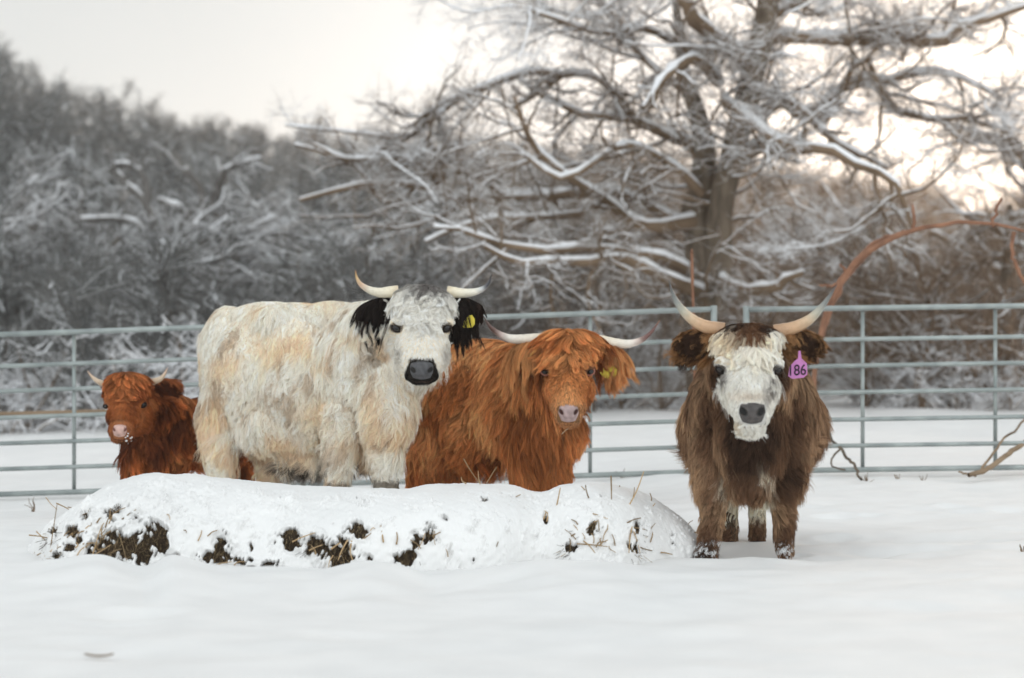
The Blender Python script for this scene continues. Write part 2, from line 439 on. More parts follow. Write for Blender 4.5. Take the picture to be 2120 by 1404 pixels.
STALKS = [((60,1108),(105,1115)),((75,1100),(100,1125)),((100,1090),(130,1082)),((118,1098),(185,1060)),((128,1130),(190,1068)),((105,1142),(205,1065)),((70,1155),(98,1125)),((180,1100),(205,1070)),
 ((232,1090),(282,1055)),((238,1085),(270,1062)),((190,1155),(208,1095)),((240,1090),(262,1160)),((100,1165),(118,1045)),((117,1042),(155,1062)),((95,1030),(118,1055)),((140,1050),(162,1060)),
 ((225,1085),(240,1060)),((0,1147),(35,1142)),((430,1110),(450,1098)),((445,1170),(480,1163)),((485,1170),(508,1163)),((605,1122),(652,1103)),((720,1118),(700,1160)),((728,1120),(730,1160)),((690,1150),(680,1175)),
 ((850,1118),(872,1136)),((880,1105),(865,1138)),((900,1095),(901,1128)),((1028,1132),(1042,1086)),((1047,1040),(1078,1024)),((967,1050),(976,1044)),((1152,1050),(1160,1010)),((1222,1010),(1252,1024)),
 ((1224,1013),(1275,1018)),((1265,985),(1266,1042)),((1297,1056),(1333,976)),((1283,1006),(1286,1020)),((1195,1038),(1203,1024)),((1172,1068),(1188,1054)),((1180,1070),(1189,1052)),((1182,1110),(1215,1088)),
 ((1212,1098),(1232,1078)),((1235,1070),(1258,1074)),((1258,1074),(1258,1095)),((1258,1095),(1248,1120)),((1194,1126),(1258,1132)),((1240,1130),(1258,1118)),((1260,1128),(1275,1144)),((1316,1076),(1334,1064)),
 ((1302,1090),(1335,1096)),((1305,1095),(1332,1106)),((1307,1095),(1302,1145)),((1312,1100),(1325,1145)),((1318,1130),(1350,1140)),((1368,1144),(1392,1148)),((1424,1090),(1434,1078)),((1425,1103),(1445,1103)),
 ((960,950),(992,1000)),((994,1002),(990,975)),((1008,1000),(1028,967)),((965,1001),(955,988)),((1125,1076),(1130,1060)),((1132,1080),(1128,1058)),((1226,1060),(1238,1066)),((1240,1078),(1228,1082)),
 ((1216,1012),(1212,1002)),((1243,1018),(1290,1030)),((1270,1040),(1290,1026)),((410,1120),(418,1096)),((345,1065),(352,1076)),((380,1098),(386,1104)),((640,1140),(668,1128)),((1208,1120),(1232,1145)),((170,1048),(176,1040))]
rx_ = np.random.default_rng(9)
for k in range(64):
    if k < 34: x, y = rx_.uniform(70, 250), rx_.uniform(1055, 1155); y = max(y, 1160-.55*(x-60))
    elif k < 56: x, y = rx_.uniform(1160, 1350), rx_.uniform(1020, 1140)
    else: x, y = rx_.uniform(430, 930), rx_.uniform(1090, 1160)
    an = rx_.uniform(-2.6, -.2) if k >= 34 else rx_.normal(-.75, .45); L = rx_.uniform(10, 38)
    STALKS.append(((x, y), (x+L*math.cos(an), y+L*math.sin(an))))
for i, ((x1, y1), (x2, y2)) in enumerate(STALKS):
    hs = [heap_hit(x1, y1), heap_hit(x2, y2)]
    da = [h.y-.062 if h is not None else None for h in hs]
    if da[0] is None and da[1] is None: da = [11.95, 11.9]
    elif da[0] is None: da[0] = da[1] - .02
    elif da[1] is None: da[1] = da[0] - .02
    if i % 3 == 0: da[1] -= .03
    a = px2w(x1, y1, da[0]); b = px2w(x2, y2, da[1])
    mid = (a+b)/2 + rs.normal(0, .004, 3) + np.array([0, -.006, .003])
    pl = spline([a, mid, b], 7)
    r = rs.uniform(.0024, .0042)
    V, Q = tubes(pl[None], np.linspace(r, r*.6, 7)[None], 5)
    c = np.array([.46, .31, .16])*rs.uniform(.45, 1.2)
    wmesh('straw_stalk', V, Q, M_STRAW, hay, col=np.tile(c, (len(V), 1)))

# ------------------------------------------------------------------ animals: sculpting space (px, py, w) with w towards the camera in px
def blob_e(cx, cy, cw, rx, ry, rw, rot=0, seg=20, ring=12):
    ph = np.linspace(0, math.pi, ring+1)[1:-1]; th = np.linspace(0, 2*math.pi, seg, endpoint=False)
    PH, TH2 = np.meshgrid(ph, th, indexing='ij')
    v = np.stack([np.sin(PH)*np.cos(TH2)*rx, np.sin(PH)*np.sin(TH2)*rw, np.cos(PH)*ry], -1).reshape(-1, 3)
    v = np.vstack([v, [[0, 0, ry], [0, 0, -ry]]])
    if rot:
        c, s = math.cos(math.radians(rot)), math.sin(math.radians(rot))
        v = np.stack([v[:, 0]*c + v[:, 2]*s, v[:, 1], -v[:, 0]*s + v[:, 2]*c], -1)
    v = v + np.array([cx, -cw, -cy])
    nr = ring-1; faces = []
    for r in range(nr-1):
        for s in range(seg):
            a = r*seg+s; b = r*seg+(s+1) % seg
            faces.append((a, a+seg, b+seg, b))
    tp, bt = nr*seg, nr*seg+1
    for s in range(seg):
        faces.append((tp, s, (s+1) % seg)); faces.append((bt, (nr-1)*seg+(s+1) % seg, (nr-1)*seg+s))
    return v, faces

def blob_chain(pts):
    """pts [(px,py,w,r)...] : chain of overlapping spheres + cones"""
    out = []
    p = np.asarray(pts, float)
    L = np.linalg.norm(np.diff(p[:, :3], axis=0), axis=1).sum()
    n = max(3, int(L / max(p[:, 3].min()*.35, 2)))
    for x, y, w, r in spline(p, n): out.append(blob_e(x, y, w, r, r, r, 0, 14, 8))
    return out

def sculpt(blobs, voxel=4.0, sm=6):
    V = []; Fc = []; off = 0
    for v, f in blobs:
        V.append(v); Fc += [tuple(i+off for i in q) for q in f]; off += len(v)
    V = np.vstack(V)
    me = bpy.data.meshes.new('tmp'); me.from_pydata(V.tolist(), [], Fc); me.update()
    ob = bpy.data.objects.new('tmp', me); SC.collection.objects.link(ob)
    r = ob.modifiers.new('r', 'REMESH'); r.mode = 'VOXEL'; r.voxel_size = voxel; r.use_smooth_shade = True
    s = ob.modifiers.new('s', 'SMOOTH'); s.factor = .5; s.iterations = sm
    dg = bpy.context.evaluated_depsgraph_get(); dg.update()
    ev = ob.evaluated_get(dg); m2 = bpy.data.meshes.new_from_object(ev)
    m2.calc_loop_triangles()
    n = len(m2.vertices); vv = np.empty(n*3, np.float32); m2.vertices.foreach_get('co', vv); vv = vv.reshape(-1, 3).astype(float)
    nn = np.empty(n*3, np.float32); m2.vertices.foreach_get('normal', nn); nn = nn.reshape(-1, 3).astype(float)
    tt = np.empty(len(m2.loop_triangles)*3, np.int32); m2.loop_triangles.foreach_get('vertices', tt); tt = tt.reshape(-1, 3)
    bpy.data.objects.remove(ob); bpy.data.meshes.remove(me); bpy.data.meshes.remove(m2)
    return Surf(vv, nn, tt)

def to_p(v): return np.stack([v[..., 0], -v[..., 2], -v[..., 1]], -1)   # blender-like space <-> (px,py,w)

class Surf:
    def __init__(s, V, N, T):
        s.P = to_p(V); s.N = to_p(N); s.T = T
        s.bvh = BVHTree.FromPolygons([tuple(x) for x in V], T.tolist())
    def w(s, px, py, default=0):
        h = s.bvh.ray_cast(Vector((px, -5000, -py)), Vector((0, 1, 0)))
        return -h[0].y if h[0] is not None else default
    def sample(s, n, rng, dens=None):
        a, b, c = s.P[s.T[:, 0]], s.P[s.T[:, 1]], s.P[s.T[:, 2]]
        ar = np.linalg.norm(np.cross(b-a, c-a), axis=1)
        ctr = (a+b+c)/3; nn = norm(s.N[s.T].mean(1))
        if dens is not None: ar = ar*dens(ctr, nn)
        cdf = np.cumsum(ar); k = np.searchsorted(cdf, rng.random(n)*cdf[-1]); k = np.minimum(k, len(ar)-1)
        u = rng.random((n, 2)); fl = u.sum(1) > 1; u[fl] = 1-u[fl]
        P = a[k] + (b[k]-a[k])*u[:, :1] + (c[k]-a[k])*u[:, 1:]
        N = norm(s.N[s.T[k, 0]]*(1-u.sum(1, keepdims=True)) + s.N[s.T[k, 1]]*u[:, :1] + s.N[s.T[k, 2]]*u[:, 1:])
        return P, N

class Beast:
    def __init__(s, name, d0, foot, label, cat, group=None):
        s.d0 = d0; s.s = d0/F
        s.root = empty(name, tuple(s.world(np.array([foot]))[0]), label, cat, group)
    def world(s, P):
        P = np.asarray(P, float)
        d = s.d0 - P[..., 2]*s.s
        return np.stack([(P[..., 0]-CX)*d/F, d, CH-(P[..., 1]-HY)*d/F], -1)
    def mesh(s, name, P, faces, mat, parent=None, **k):
        return wmesh(name, s.world(P), faces, mat, parent or s.root, **k)
    def skin(s, name, surf, colfn, parent=None, mat=None):
        c = colfn(surf.P, surf.N)
        return s.mesh(name, surf.P, surf.T, mat or M_SKIN, parent, col=c)

def fur(beast, name, surf, n, nlocks, length, direction, color, rng, dens=None, width=1.0, K=6, lift=.35, grav=.5,
        curl=5., freq=1.2, clump=.7, jitter=.15, parent=None, vjit=.12, sjit=.08, tipcol=1.0, droot=1.0, clear=()):
    """strands: ribbons combed along `direction`, gathered into wavy locks"""
    n = int(n*1.75); nlocks = int(nlocks*1.25); width = width*.62
    LP, LN = surf.sample(nlocks, rng, dens)
    CP, CN = surf.sample(n, rng, dens)
    kd = KDTree(nlocks)
    for i, p in enumerate(LP): kd.insert(p, i)
    kd.balance()
    fd_ = [kd.find(p) for p in CP]; own = np.array([f[1] for f in fd_]); far = np.array([f[2] for f in fd_]); far = far > 3.2*np.median(far)
    def grow(P, N, jit, seedphase=None):
        m = len(P)
        D = norm(direction(P, N) + rng.normal(0, jit, (m, 3)))
        Tn = D - (D*N).sum(1, keepdims=True)*N*0.92
        Tn = norm(Tn + 1e-4)
        L = length(P, N)
        return Tn, L
    lT, lL = grow(LP, LN, jitter)
    lL = lL*rng.uniform(.75, 1.25, nlocks)
    G = np.array([0, 1., 0])
    def path(P, N, T, L):
        pts = [P]; step = L[:, None]/(K-1)
        for k in range(1, K):
            t = k/(K-1)
            d = norm(T + N*lift*(1-1.15*t) + G*grav*t)
            pts.append(pts[-1] + d*step)
        return np.stack(pts, 1)
    lp = path(LP, LN, lT, lL)
    tt = np.linspace(0, 1, K)[None, :]
    ph = rng.uniform(0, 6.28, (nlocks, 1)); fr = freq*rng.uniform(.6, 1.5, (nlocks, 1)); am = curl*rng.uniform(.3, 1.4, (nlocks, 1))
    lB = norm(np.cross(lT, LN))
    wob = (np.sin(ph + fr*6.28*tt) - np.sin(ph))*am*(tt**.8)
    wob2 = (np.cos(ph*1.7 + fr*5.1*tt) - np.cos(ph*1.7))*am*.6*(tt)
    lp = lp + lB[:, None]*wob[..., None] + LN[:, None]*np.abs(wob2)[..., None]*.6
    # strands
    cT = norm(lT[own]*.7 + norm(direction(CP, CN))*.3 + rng.normal(0, jitter*.5, (n, 3)))
    cT = norm(cT - (cT*CN).sum(1, keepdims=True)*CN*.92)
    cL = lL[own]*rng.uniform(.55, 1.12, n)
    cp = path(CP, CN, cT, cL)
    cB = norm(np.cross(cT, CN))
    wobc = wob[own]*rng.uniform(.7, 1.3, (n, 1))
    cp = cp + cB[:, None]*wobc[..., None] + rng.normal(0, .35, (n, 1, 3))*tt[..., None]*np.minimum(cL[:, None, None]*.06, 2.5)
    off = rng.normal(0, 1, (n, 1, 3))*np.minimum(1.9, cL[:, None, None]*.06)*(1-.75*tt[..., None])
    cl = (clump*rng.uniform(.6, 1.15, (n, 1))*tt**.8)[..., None]
    cl = np.clip(cl, 0, .96)*(1-far[:, None, None])
    target = lp[own] + off
    pts = cp*(1-cl) + target*cl
    if len(clear):          # nothing hangs in front of the eyes and the bare nose
        bad = np.zeros(n, bool)
        for ex, ey, rx, ry in clear:
            bad |= ((((pts[..., 0]-ex)/rx)**2+((pts[..., 1]-ey)/ry)**2 < 1) & (pts[..., 2] > 60)).any(1)
        k = ~bad; pts, CP, CN, own = pts[k], CP[k], CN[k], own[k]; n = int(k.sum())
    # ribbon sides
    T = np.empty_like(pts); T[:, 1:-1] = pts[:, 2:]-pts[:, :-2]; T[:, 0] = pts[:, 1]-pts[:, 0]; T[:, -1] = pts[:, -1]-pts[:, -2]
    T = norm(T)
    ref = norm(CN + rng.normal(0, .55, (n, 3)))
    S = norm(np.cross(T, ref[:, None]))
    wd = width*rng.uniform(.6, 1.3, (n, 1))*(1-tt)**.55*.5 + .12*width
    V, Q = ribbons(pts, wd, S)
    col = color(CP, CN)
    lv = rng.normal(1, vjit, (nlocks, 1)); sv = rng.normal(1, sjit, (n, 1))
    col = col*np.clip(lv[own]*sv, .3, 1.8)
    col = np.repeat(col[:, None], K, 1)
    g = (droot + (tipcol-droot)*tt)[..., None]  # lighter bleached tips; darker roots put shade between locks into the colour
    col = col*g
    col = np.repeat(col[:, :, None], 2, 2).reshape(-1, 3)
    return beast.mesh(name, V, Q, M_HAIR, parent, col=np.clip(col, .002, .95))

def eyecap(P, L, eyes, r=13, half=15, mn=5):
    for ex, ey in eyes:
        lim = ey - r - P[:, 1]
        near = (np.abs(P[:, 0]-ex) < half) & (lim > 0)
        L = np.where(near, np.minimum(L, np.maximum(lim*.85, mn)), L)
        side = (np.abs(P[:, 0]-ex) < half*1.5) & (lim <= 0) & (P[:, 1] < ey+r)
        L = np.where(side, np.minimum(L, 9), L)
    return L

def facing(P, N, back=.35):
    return back + (1-back)*smooth(-.5, .15, N[:, 2])

def lerp(a, b, t):
    return np.asarray(a)*(1-t)[:, None] + np.asarray(b)*t[:, None]

def horn(beast, pts, r0, cols, name='horn', n=22):
    """pts [(px,py,w)], cols list of (t, rgb)"""
    p = spline(pts, n); t = np.linspace(0, 1, n)
    r = r0*(1-t**1.25)*.92 + .5; r[0] *= .98
    rr = r*(1+.02*np.sin(t*60))
    P = to_p(p)[None]          # work in a right handed space
    V, Q = tubes(P, rr[None], 16)
    V = to_p(V)
    ts = [c[0] for c in cols]; cc = np.stack([np.interp(t, ts, [c[1][k] for c in cols]) for k in range(3)], -1)
    V = np.vstack([V, p[-1:] + (p[-1:]-p[-2:-1])*.25])
    tip = len(V)-1; last = np.arange(16)+(n-1)*16
    tri = np.stack([last, np.roll(last, -1), np.full(16, tip)], -1)
    col = np.vstack([np.repeat(cc, 16, 0), cc[-1:]])
    return beast.mesh(name, V, [Q, tri], M_HORN, col=col)

def ellip(beast, name, c, r, mat, parent=None, seg=24, ring=16, rot=0):
    v, f = blob_e(c[0], c[1], c[2], r[0], r[1], r[2], rot, seg, ring)
    q = [x for x in f if len(x) == 4]; t = [x for x in f if len(x) == 3]
    return beast.mesh(name, to_p(v), [np.array(q), np.array(t)], mat, parent)

def eye(beast, surf, px, py, r=8.0, lid=None, parent=None, rot=0, sink=.45, yl=.82):
    w = surf.w(px, py)
    e = ellip(beast, 'eye', (px, py, w - r*sink), (r, r*yl, r), M_EYE, parent, rot=rot)
    # lids: ring of skin round the ball
    a = np.linspace(0, 2*math.pi, 29)
    ca, sa = np.cos(a), np.sin(a)
    x = ca*r*1.10; y = sa*r*.86*yl/.82; x2 = x*math.cos(math.radians(rot)) - y*math.sin(math.radians(rot)); y2 = x*math.sin(math.radians(rot)) + y*math.cos(math.radians(rot))
    pts = np.stack([px+x2, py+y2, np.full_like(a, w) + .10*r - .18*r*ca**2], -1)
    V, Q = tubes(to_p(pts)[None], np.full((1, 29), r*.24), 8)
    beast.mesh('eyelid', to_p(V), Q, lid or M_EYELID, e)
    return e

def nose_pad(beast, surf, cx, cy, rx, ry, c_pad, c_dark, bulge=7, proud=2.5, nx=.62, ny=-.15, rot=0, nrx=.24, nry=.44, taper=.25):
    n = 46
    g = np.linspace(-1, 1, n); A, B = np.meshgrid(g, g)
    # square -> rounded shape
    rr = np.maximum(np.abs(A), np.abs(B)); ln = np.hypot(A, B)+1e-9
    k = rr/ln; k = k*.45+.55*np.ones_like(k)*(rr/ln)**.35
    X = A*k; Y = B*k
    X = X*(1 - taper*(Y+1)/2*1.0 + taper*.3)
    edge = np.clip(1-rr**3, 0, 1)
    w0 = np.median([surf.w(cx+dx*rx, cy+dy*ry) for dx in (-.5, 0, .5) for dy in (-.6, 0, .6)])
    wl = np.array([[surf.w(cx+a*rx*.9, cy+b*ry*.9, w0) for a in (-1, 0, 1)] for b in (-1, 0, 1)])
    wl = np.maximum(wl, w0-10)
    # linear slope fit
    sx = (wl[:, 2]-wl[:, 0]).mean()/2; sy = (wl[2]-wl[0]).mean()/2
    proud = proud+5
    W = wl.mean() + sx*X + sy*Y + proud + bulge*edge**.5 - (1-edge)*(proud+7)
    nos = np.zeros_like(X)
    for sgn in (-1, 1):
        dx = (X - sgn*nx)*1.0; dy = (Y-ny)
        ang = sgn*.5; u = dx*math.cos(ang)+dy*math.sin(ang); v = -dx*math.sin(ang)+dy*math.cos(ang)
        nos = np.maximum(nos, np.exp(-(u/nrx)**2-(v/nry)**2))
        W = W + 2.2*np.exp(-((X-sgn*(nx-.28))/.14)**2-((Y-ny)/.4)**2)
    W = W - 8*smooth(.25, .9, nos)
    W = W - 1.6*np.exp(-(X/.06)**2)*smooth(.0, .8, Y)
    xx = cx + X*rx; yy = cy + Y*ry
    if rot:
        c, s = math.cos(math.radians(rot)), math.sin(math.radians(rot))
        xx, yy = cx+(xx-cx)*c-(yy-cy)*s, cy+(xx-cx)*s+(yy-cy)*c
    SW = np.array([surf.w(p, q, -999) for p, q in zip(xx.ravel(), yy.ravel())]).reshape(W.shape)
    W = np.where(rr < .93, np.maximum(W, SW+1.2), W)
    P = np.stack([xx, yy, W], -1).reshape(-1, 3)
    idx = np.arange(n*n).reshape(n, n)
    Q = np.stack([idx[:-1, :-1], idx[:-1, 1:], idx[1:, 1:], idx[1:, :-1]], -1).reshape(-1, 4)
    nn = nos.reshape(-1)
    mot = .10*fnoise(P, 3.5, 77)
    col = lerp(np.array(c_pad)*(1+mot[:, None]), np.array(c_dark), smooth(.3, .7, nn))
    return beast.mesh('nose', P, Q, M_NOSE, col=col)

def mouth(beast, surf, pts, r=1.3, col=(.03, .018, .015)):
    p = spline(pts, 16)
    p = np.stack([p[:, 0], p[:, 1], [surf.w(a, b)+.8 for a, b in p]], -1)
    V, Q = tubes(to_p(p)[None], (r*np.sin(np.linspace(.15, 3.0, 16))**.5)[None], 6)
    return beast.mesh('mouth', to_p(V), Q, M_SKIN, col=np.tile(np.array(col), (len(V), 1)))

def cloth_tag(beast, outline, w, mat, parent, thick=1.6, tilt=(0, 0), name='ear_tag'):
    o = np.asarray(outline, float); c = o.mean(0); o = c + (o-c)*.92
    W = w + (o[:, 0]-c[0])*tilt[0] + (o[:, 1]-c[1])*tilt[1]
    n = len(o)
    A = np.column_stack([o, W+thick/2]); B = np.column_stack([o, W-thick/2])
    P = np.vstack([A, B, [[c[0], c[1], w+thick/2]], [[c[0], c[1], w-thick/2]]])
    i = np.arange(n); j = (i+1) % n
    tri = np.vstack([np.stack([i, j, np.full(n, 2*n)], -1), np.stack([j+n, i+n, np.full(n, 2*n+1)], -1)])
    quad = np.stack([i, i+n, j+n, j], -1)
    return beast.mesh(name, P, [quad, tri], mat, parent, smooth_sh=False)

def radial(cx, cy, down=.0, wz=0):
    return lambda P, N: norm(np.stack([P[:, 0]-cx, P[:, 1]-cy, np.zeros(len(P))], -1)) + np.array([0, down, wz])
def const(x, y, w=0):
    return lambda P, N: np.tile(np.array([x, y, w], float), (len(P), 1))
# ================================================================== white cow
def white_cow():
    rng = np.random.default_rng(11)
    B = Beast('highland_cow', 14.6, (640, 1046, 0), 'large shaggy cream white cow with black ears and black nose behind the snowy heap', 'cow', 'cattle standing in the snow')
    body = [blob_e(475, 745, -95, 62, 112, 80), blob_e(540, 765, -60, 110, 128, 92), blob_e(640, 775, -15, 120, 138, 96), blob_e(735, 765, 30, 92, 130, 90),
            blob_e(800, 830, 75, 66, 88, 66), blob_e(600, 868, -45, 118, 64, 80), blob_e(745, 920, 0, 44, 44, 40), blob_e(640, 930, -50, 70, 40, 44), blob_e(690, 665, 0, 90, 42, 50), blob_e(560, 660, -60, 90, 36, 50), blob_e(610, 664, -30, 100, 38, 56), blob_e(470, 820, -95, 52, 90, 66)]
    body += blob_chain([(755, 700, 40, 78), (815, 690, 80, 74), (868, 680, 110, 60)])
    body += blob_chain([(830, 760, 80, 62), (860, 740, 100, 58)])
    body += blob_chain([(462, 850, -96, 54), (458, 900, -86, 42), (456, 950, -76, 32), (458, 1000, -70, 24), (455, 1046, -60, 23)])
    body += blob_chain([(530, 880, -150, 40), (556, 960, -150, 27), (554, 1042, -150, 22)])
    body += blob_chain([(712, 840, 56, 50), (708, 900, 52, 40), (704, 945, 54, 31), (700, 990, 56, 24), (700, 1058, 58, 24)])
    body += blob_chain([(790, 880, 60, 46), (798, 950, 72, 33), (800, 1000, 74, 25), (800, 1058, 74, 24)])
    body += blob_chain([(424, 690, -118, 8), (418, 740, -120, 6), (424, 880, -112, 5)])
    # head
    head = [blob_e(874, 634, 165, 66, 44, 50), blob_e(874, 672, 176, 63, 46, 52), blob_e(874, 715, 188, 57, 48, 46), blob_e(874, 745, 200, 47, 36, 42),
            blob_e(873, 768, 216, 34, 27, 32), blob_e(873, 784, 208, 27, 15, 26), blob_e(874, 735, 150, 58, 50, 46), blob_e(822, 668, 196, 16, 12, 20), blob_e(926, 668, 196, 16, 12, 20),
            blob_e(873, 725, 222, 26, 40, 20), blob_e(850, 775, 224, 14, 16, 16), blob_e(896, 775, 224, 14, 16, 16)]
    S = sculpt(body + head, 4.2, 7)
    white = np.array([.96, .91, .82]); och = np.array([.93, .70, .46]); cool = np.array([.95, .925, .87])
    def ishead(P): return smooth(118, 150, P[:, 2])*smooth(790, 812, P[:, 0])
    EY = [(821, 678), (924, 678)]
    def muz(P):
        x, y = P[:, 0]-873, P[:, 1]
        return (smooth(738, 745, y)*(1-smooth(794, 800, y))*(1-smooth(0, 4, np.abs(x)-(22+ (y-742)*.36))))*smooth(150, 170, P[:, 2])
    def col(P, N):
        o = .32 + .34*fnoise(P, 30, 51) + .12*fnoise(P, 12, 151) + .42*smooth(790, 930, P[:, 1]) + .45*np.exp(-((P[:, 0]-790)/60)**2-((P[:, 1]-860)/60)**2)
        o = o + .35*np.exp(-((P[:, 0]-650)/60)**2-((P[:, 1]-690)/50)**2) + .3*np.exp(-((P[:, 0]-450)/28)**2-((P[:, 1]-860)/50)**2)
        o = np.clip(o, 0, 1)*.85
        h = ishead(P)
        o = o*(1-h)
        c = lerp(white, och, o)
        g = (.25+.3*fnoise(P, 25, 52)).clip(0, .6)*h
        c = lerp(white, cool, h*.8)*(1-o)[:, None] + c*o[:, None]
        mt = smooth(.9, 1.7, fnoise(P, 13, 251)+.5*fnoise(P, 40, 252))*(1-h)*.6
        c = c*(1-mt)[:, None]+mt[:, None]*np.array([.52, .38, .24])
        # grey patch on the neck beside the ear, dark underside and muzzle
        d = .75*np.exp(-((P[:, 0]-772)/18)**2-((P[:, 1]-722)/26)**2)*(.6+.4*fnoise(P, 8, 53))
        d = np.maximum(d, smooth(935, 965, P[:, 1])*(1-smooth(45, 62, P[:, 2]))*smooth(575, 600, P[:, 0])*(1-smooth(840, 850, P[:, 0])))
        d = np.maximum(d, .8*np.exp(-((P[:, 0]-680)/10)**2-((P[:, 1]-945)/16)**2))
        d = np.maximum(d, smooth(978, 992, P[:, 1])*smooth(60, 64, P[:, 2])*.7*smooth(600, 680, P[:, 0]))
        for ex, ey in EY:
            d = np.maximum(d, h*.92*(1-smooth(10, 14, np.hypot((P[:, 0]-ex)*.85, P[:, 1]-ey))))
        d = np.maximum(d, h*.25*np.exp(-((np.abs(P[:, 0]-874)-48)/9)**2-((P[:, 1]-730)/20)**2))
        d = np.clip(d, 0, 1)
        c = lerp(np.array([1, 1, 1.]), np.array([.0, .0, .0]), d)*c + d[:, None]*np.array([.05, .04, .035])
        m = muz(P)
        c = c*(1-m)[:, None] + m[:, None]*np.array([.010, .009, .009])
        chin = smooth(790, 794, P[:, 1])*smooth(870, 880, P[:, 0])*h
        return c
    B.skin('body', S, lambda P, N: col(P, N)*np.array([.74, .66, .54])*(1+.3*ishead(P))[:, None])  # tan hide; shade between the locks painted in as a darker tone
    def dens(P, N):
        return facing(P, N, .3)*(1-ishead(P))*(1+.3*smooth(900, 960, P[:, 1]))
    def ln(P, N):
        L = 36 + 4*smooth(820, 900, P[:, 1]) - 14*smooth(930, 1000, P[:, 1]) - 18*smooth(120, 170, P[:, 2])
        L = L - 8*smooth(-.2, -.9, N[:, 1])
        L = L - 8*np.exp(-((P[:, 0]-415)/20)**2)*smooth(800, 880, P[:, 1])
        return L*(1+.25*fnoise(P, 30, 54))
    def dr(P, N):
        x = -.28 + .35*fnoise(P, 45, 55) + .5*smooth(790, 850, P[:, 0])
        return np.stack([x, np.ones(len(P)), .15*fnoise(P, 40, 56)], -1)
    fur(B, 'coat', S, 72000, 7600, ln, dr, col, rng, dens, clear=[(821, 680, 10, 7), (924, 680, 10, 7), (873, 768, 24, 16)], width=1.25, K=8, lift=.30, grav=.8, curl=5.5, freq=1.1, clump=.64, jitter=.36, vjit=.08, sjit=.10)
    # short face fur
    def keepeye(P, r=15):
        k = np.ones(len(P))
        for ex, ey in EY: k = k*smooth(r-2, r+1, np.hypot((P[:, 0]-ex)*.8, P[:, 1]-ey))
        return k
    def fd(P, N): return ishead(P)*facing(P, N, .2)*keepeye(P)*(1-.999*(smooth(742, 748, P[:, 1])*(1-smooth(785, 790, P[:, 1]))*(1-smooth(24, 28, np.abs(P[:, 0]-873)))*(N[:, 2] > .2)))
    fur(B, 'face_hair', S, 20000, 2600, lambda P, N: 6.5-2*smooth(26, 16, np.abs(np.abs(P[:, 0]-873)-51)+.6*np.abs(P[:, 1]-678))+6*smooth(35, 62, np.abs(P[:, 0]-874))*(P[:, 1] > 700)*(P[:, 1] < 770)-2.5*smooth(740, 760, P[:, 1]),
        lambda P, N: np.stack([(P[:, 0]-874)/34, .35+.9*smooth(690, 760, P[:, 1]), .3*np.ones(len(P))], -1), col, rng, fd, clear=[(821, 680, 10, 7), (924, 680, 10, 7), (873, 768, 24, 16)], width=1.15, K=4, lift=.35, grav=.15, curl=1.0, clump=.5, jitter=.35, vjit=.06, sjit=.07)
    # curly forelock
    def fld(P, N):
        return ishead(P)*smooth(705, 678, P[:, 1]+46*np.abs(P[:, 0]-874)/60)*facing(P, N, .3)*keepeye(P, 19)*(N[:, 2] > -.6)
    def fcol(P, N):
        c = col(P, N)*np.array([.97, .97, .97])
        d = np.exp(-((P[:, 0]-888)/34)**2)*smooth(616, 594, P[:, 1])*.9
        return c*(1-d)[:, None]+d[:, None]*np.array([.12, .10, .095])
    fur(B, 'forelock', S, 13000, 600, lambda P, N: eyecap(P, 27+8*fnoise(P, 15, 57)-10*smooth(660, 700, P[:, 1]), EY),
        lambda P, N: np.stack([(P[:, 0]-874)/200+.5*fnoise(P, 14, 58), .55+.25*fnoise(P, 14, 59)-.0*P[:, 0], .12*np.ones(len(P))], -1), fcol, rng, fld, clear=[(821, 680, 10, 7), (924, 680, 10, 7), (873, 768, 24, 16)], width=1.15, K=9, lift=.40, grav=.7, curl=6, freq=1.1, clump=.86, jitter=.28, vjit=.11, sjit=.1, droot=.86, tipcol=1.04)
    # ears
    for sg, (ax, ay), (bx, by) in ((-1, (806, 632), (762, 638)), (1, (942, 632), (984, 638))):
        eb = blob_chain([(ax, ay, 140, 17), ((ax+bx)/2, (ay+by)/2+2, 134, 20), (bx, by, 126, 13)])
        E = sculpt(eb, 3.0, 4)
        blk = lambda P, N: np.tile([.012, .009, .009], (len(P), 1)) + np.array([.05, .018, .01])*smooth(30, 60, np.abs(P[:, 0]-874)-75)[:, None]*.5
        ear = B.skin('ear', E, blk)
        fur(B, 'ear_hair', E, 3600, 130, lambda P, N, bx=bx, sg=sg: 54+20*fnoise(P, 10, 60+sg)-18*smooth(0, 30, 30-np.abs(P[:, 0]-bx)), lambda P, N, sg=sg: np.stack([sg*.16+0*P[:, 0], 1+0*P[:, 0], .1+0*P[:, 0]], -1),
            blk, rng, None, clear=[(821, 680, 10, 7), (924, 680, 10, 7), (873, 768, 24, 16)], width=1.3, K=9, lift=.3, grav=1.5, curl=4, clump=.85, jitter=.15, parent=ear)
        if sg == 1:
            cloth_tag(B, [(956, 676), (957, 668), (971, 652), (978, 651), (984, 660), (984, 672), (978, 679), (960, 680)], 180, M_TAGY, ear, name='ear_tag', tilt=(.1, .1))
    horn(B, [(824, 604, 150), (804, 605, 152), (786, 606, 158), (764, 600, 168), (746, 588, 178), (738, 573, 184), (736, 560, 188)], 14, [(0, (.62, .50, .34)), (.15, (.74, .66, .5)), (.55, (.74, .68, .55)), (.72, (.62, .42, .3)), (.86, (.62, .42, .22)), (1, (.42, .2, .06))])
    horn(B, [(926, 604, 150), (944, 606, 152), (962, 607, 156), (984, 604, 164), (1003, 596, 172), (1013, 583, 178), (1018, 567, 182)], 13, [(0, (.62, .52, .36)), (.15, (.76, .68, .52)), (.55, (.76, .72, .62)), (.66, (.5, .5, .5)), (.74, (.09, .09, .1)), (1, (.03, .03, .035))])
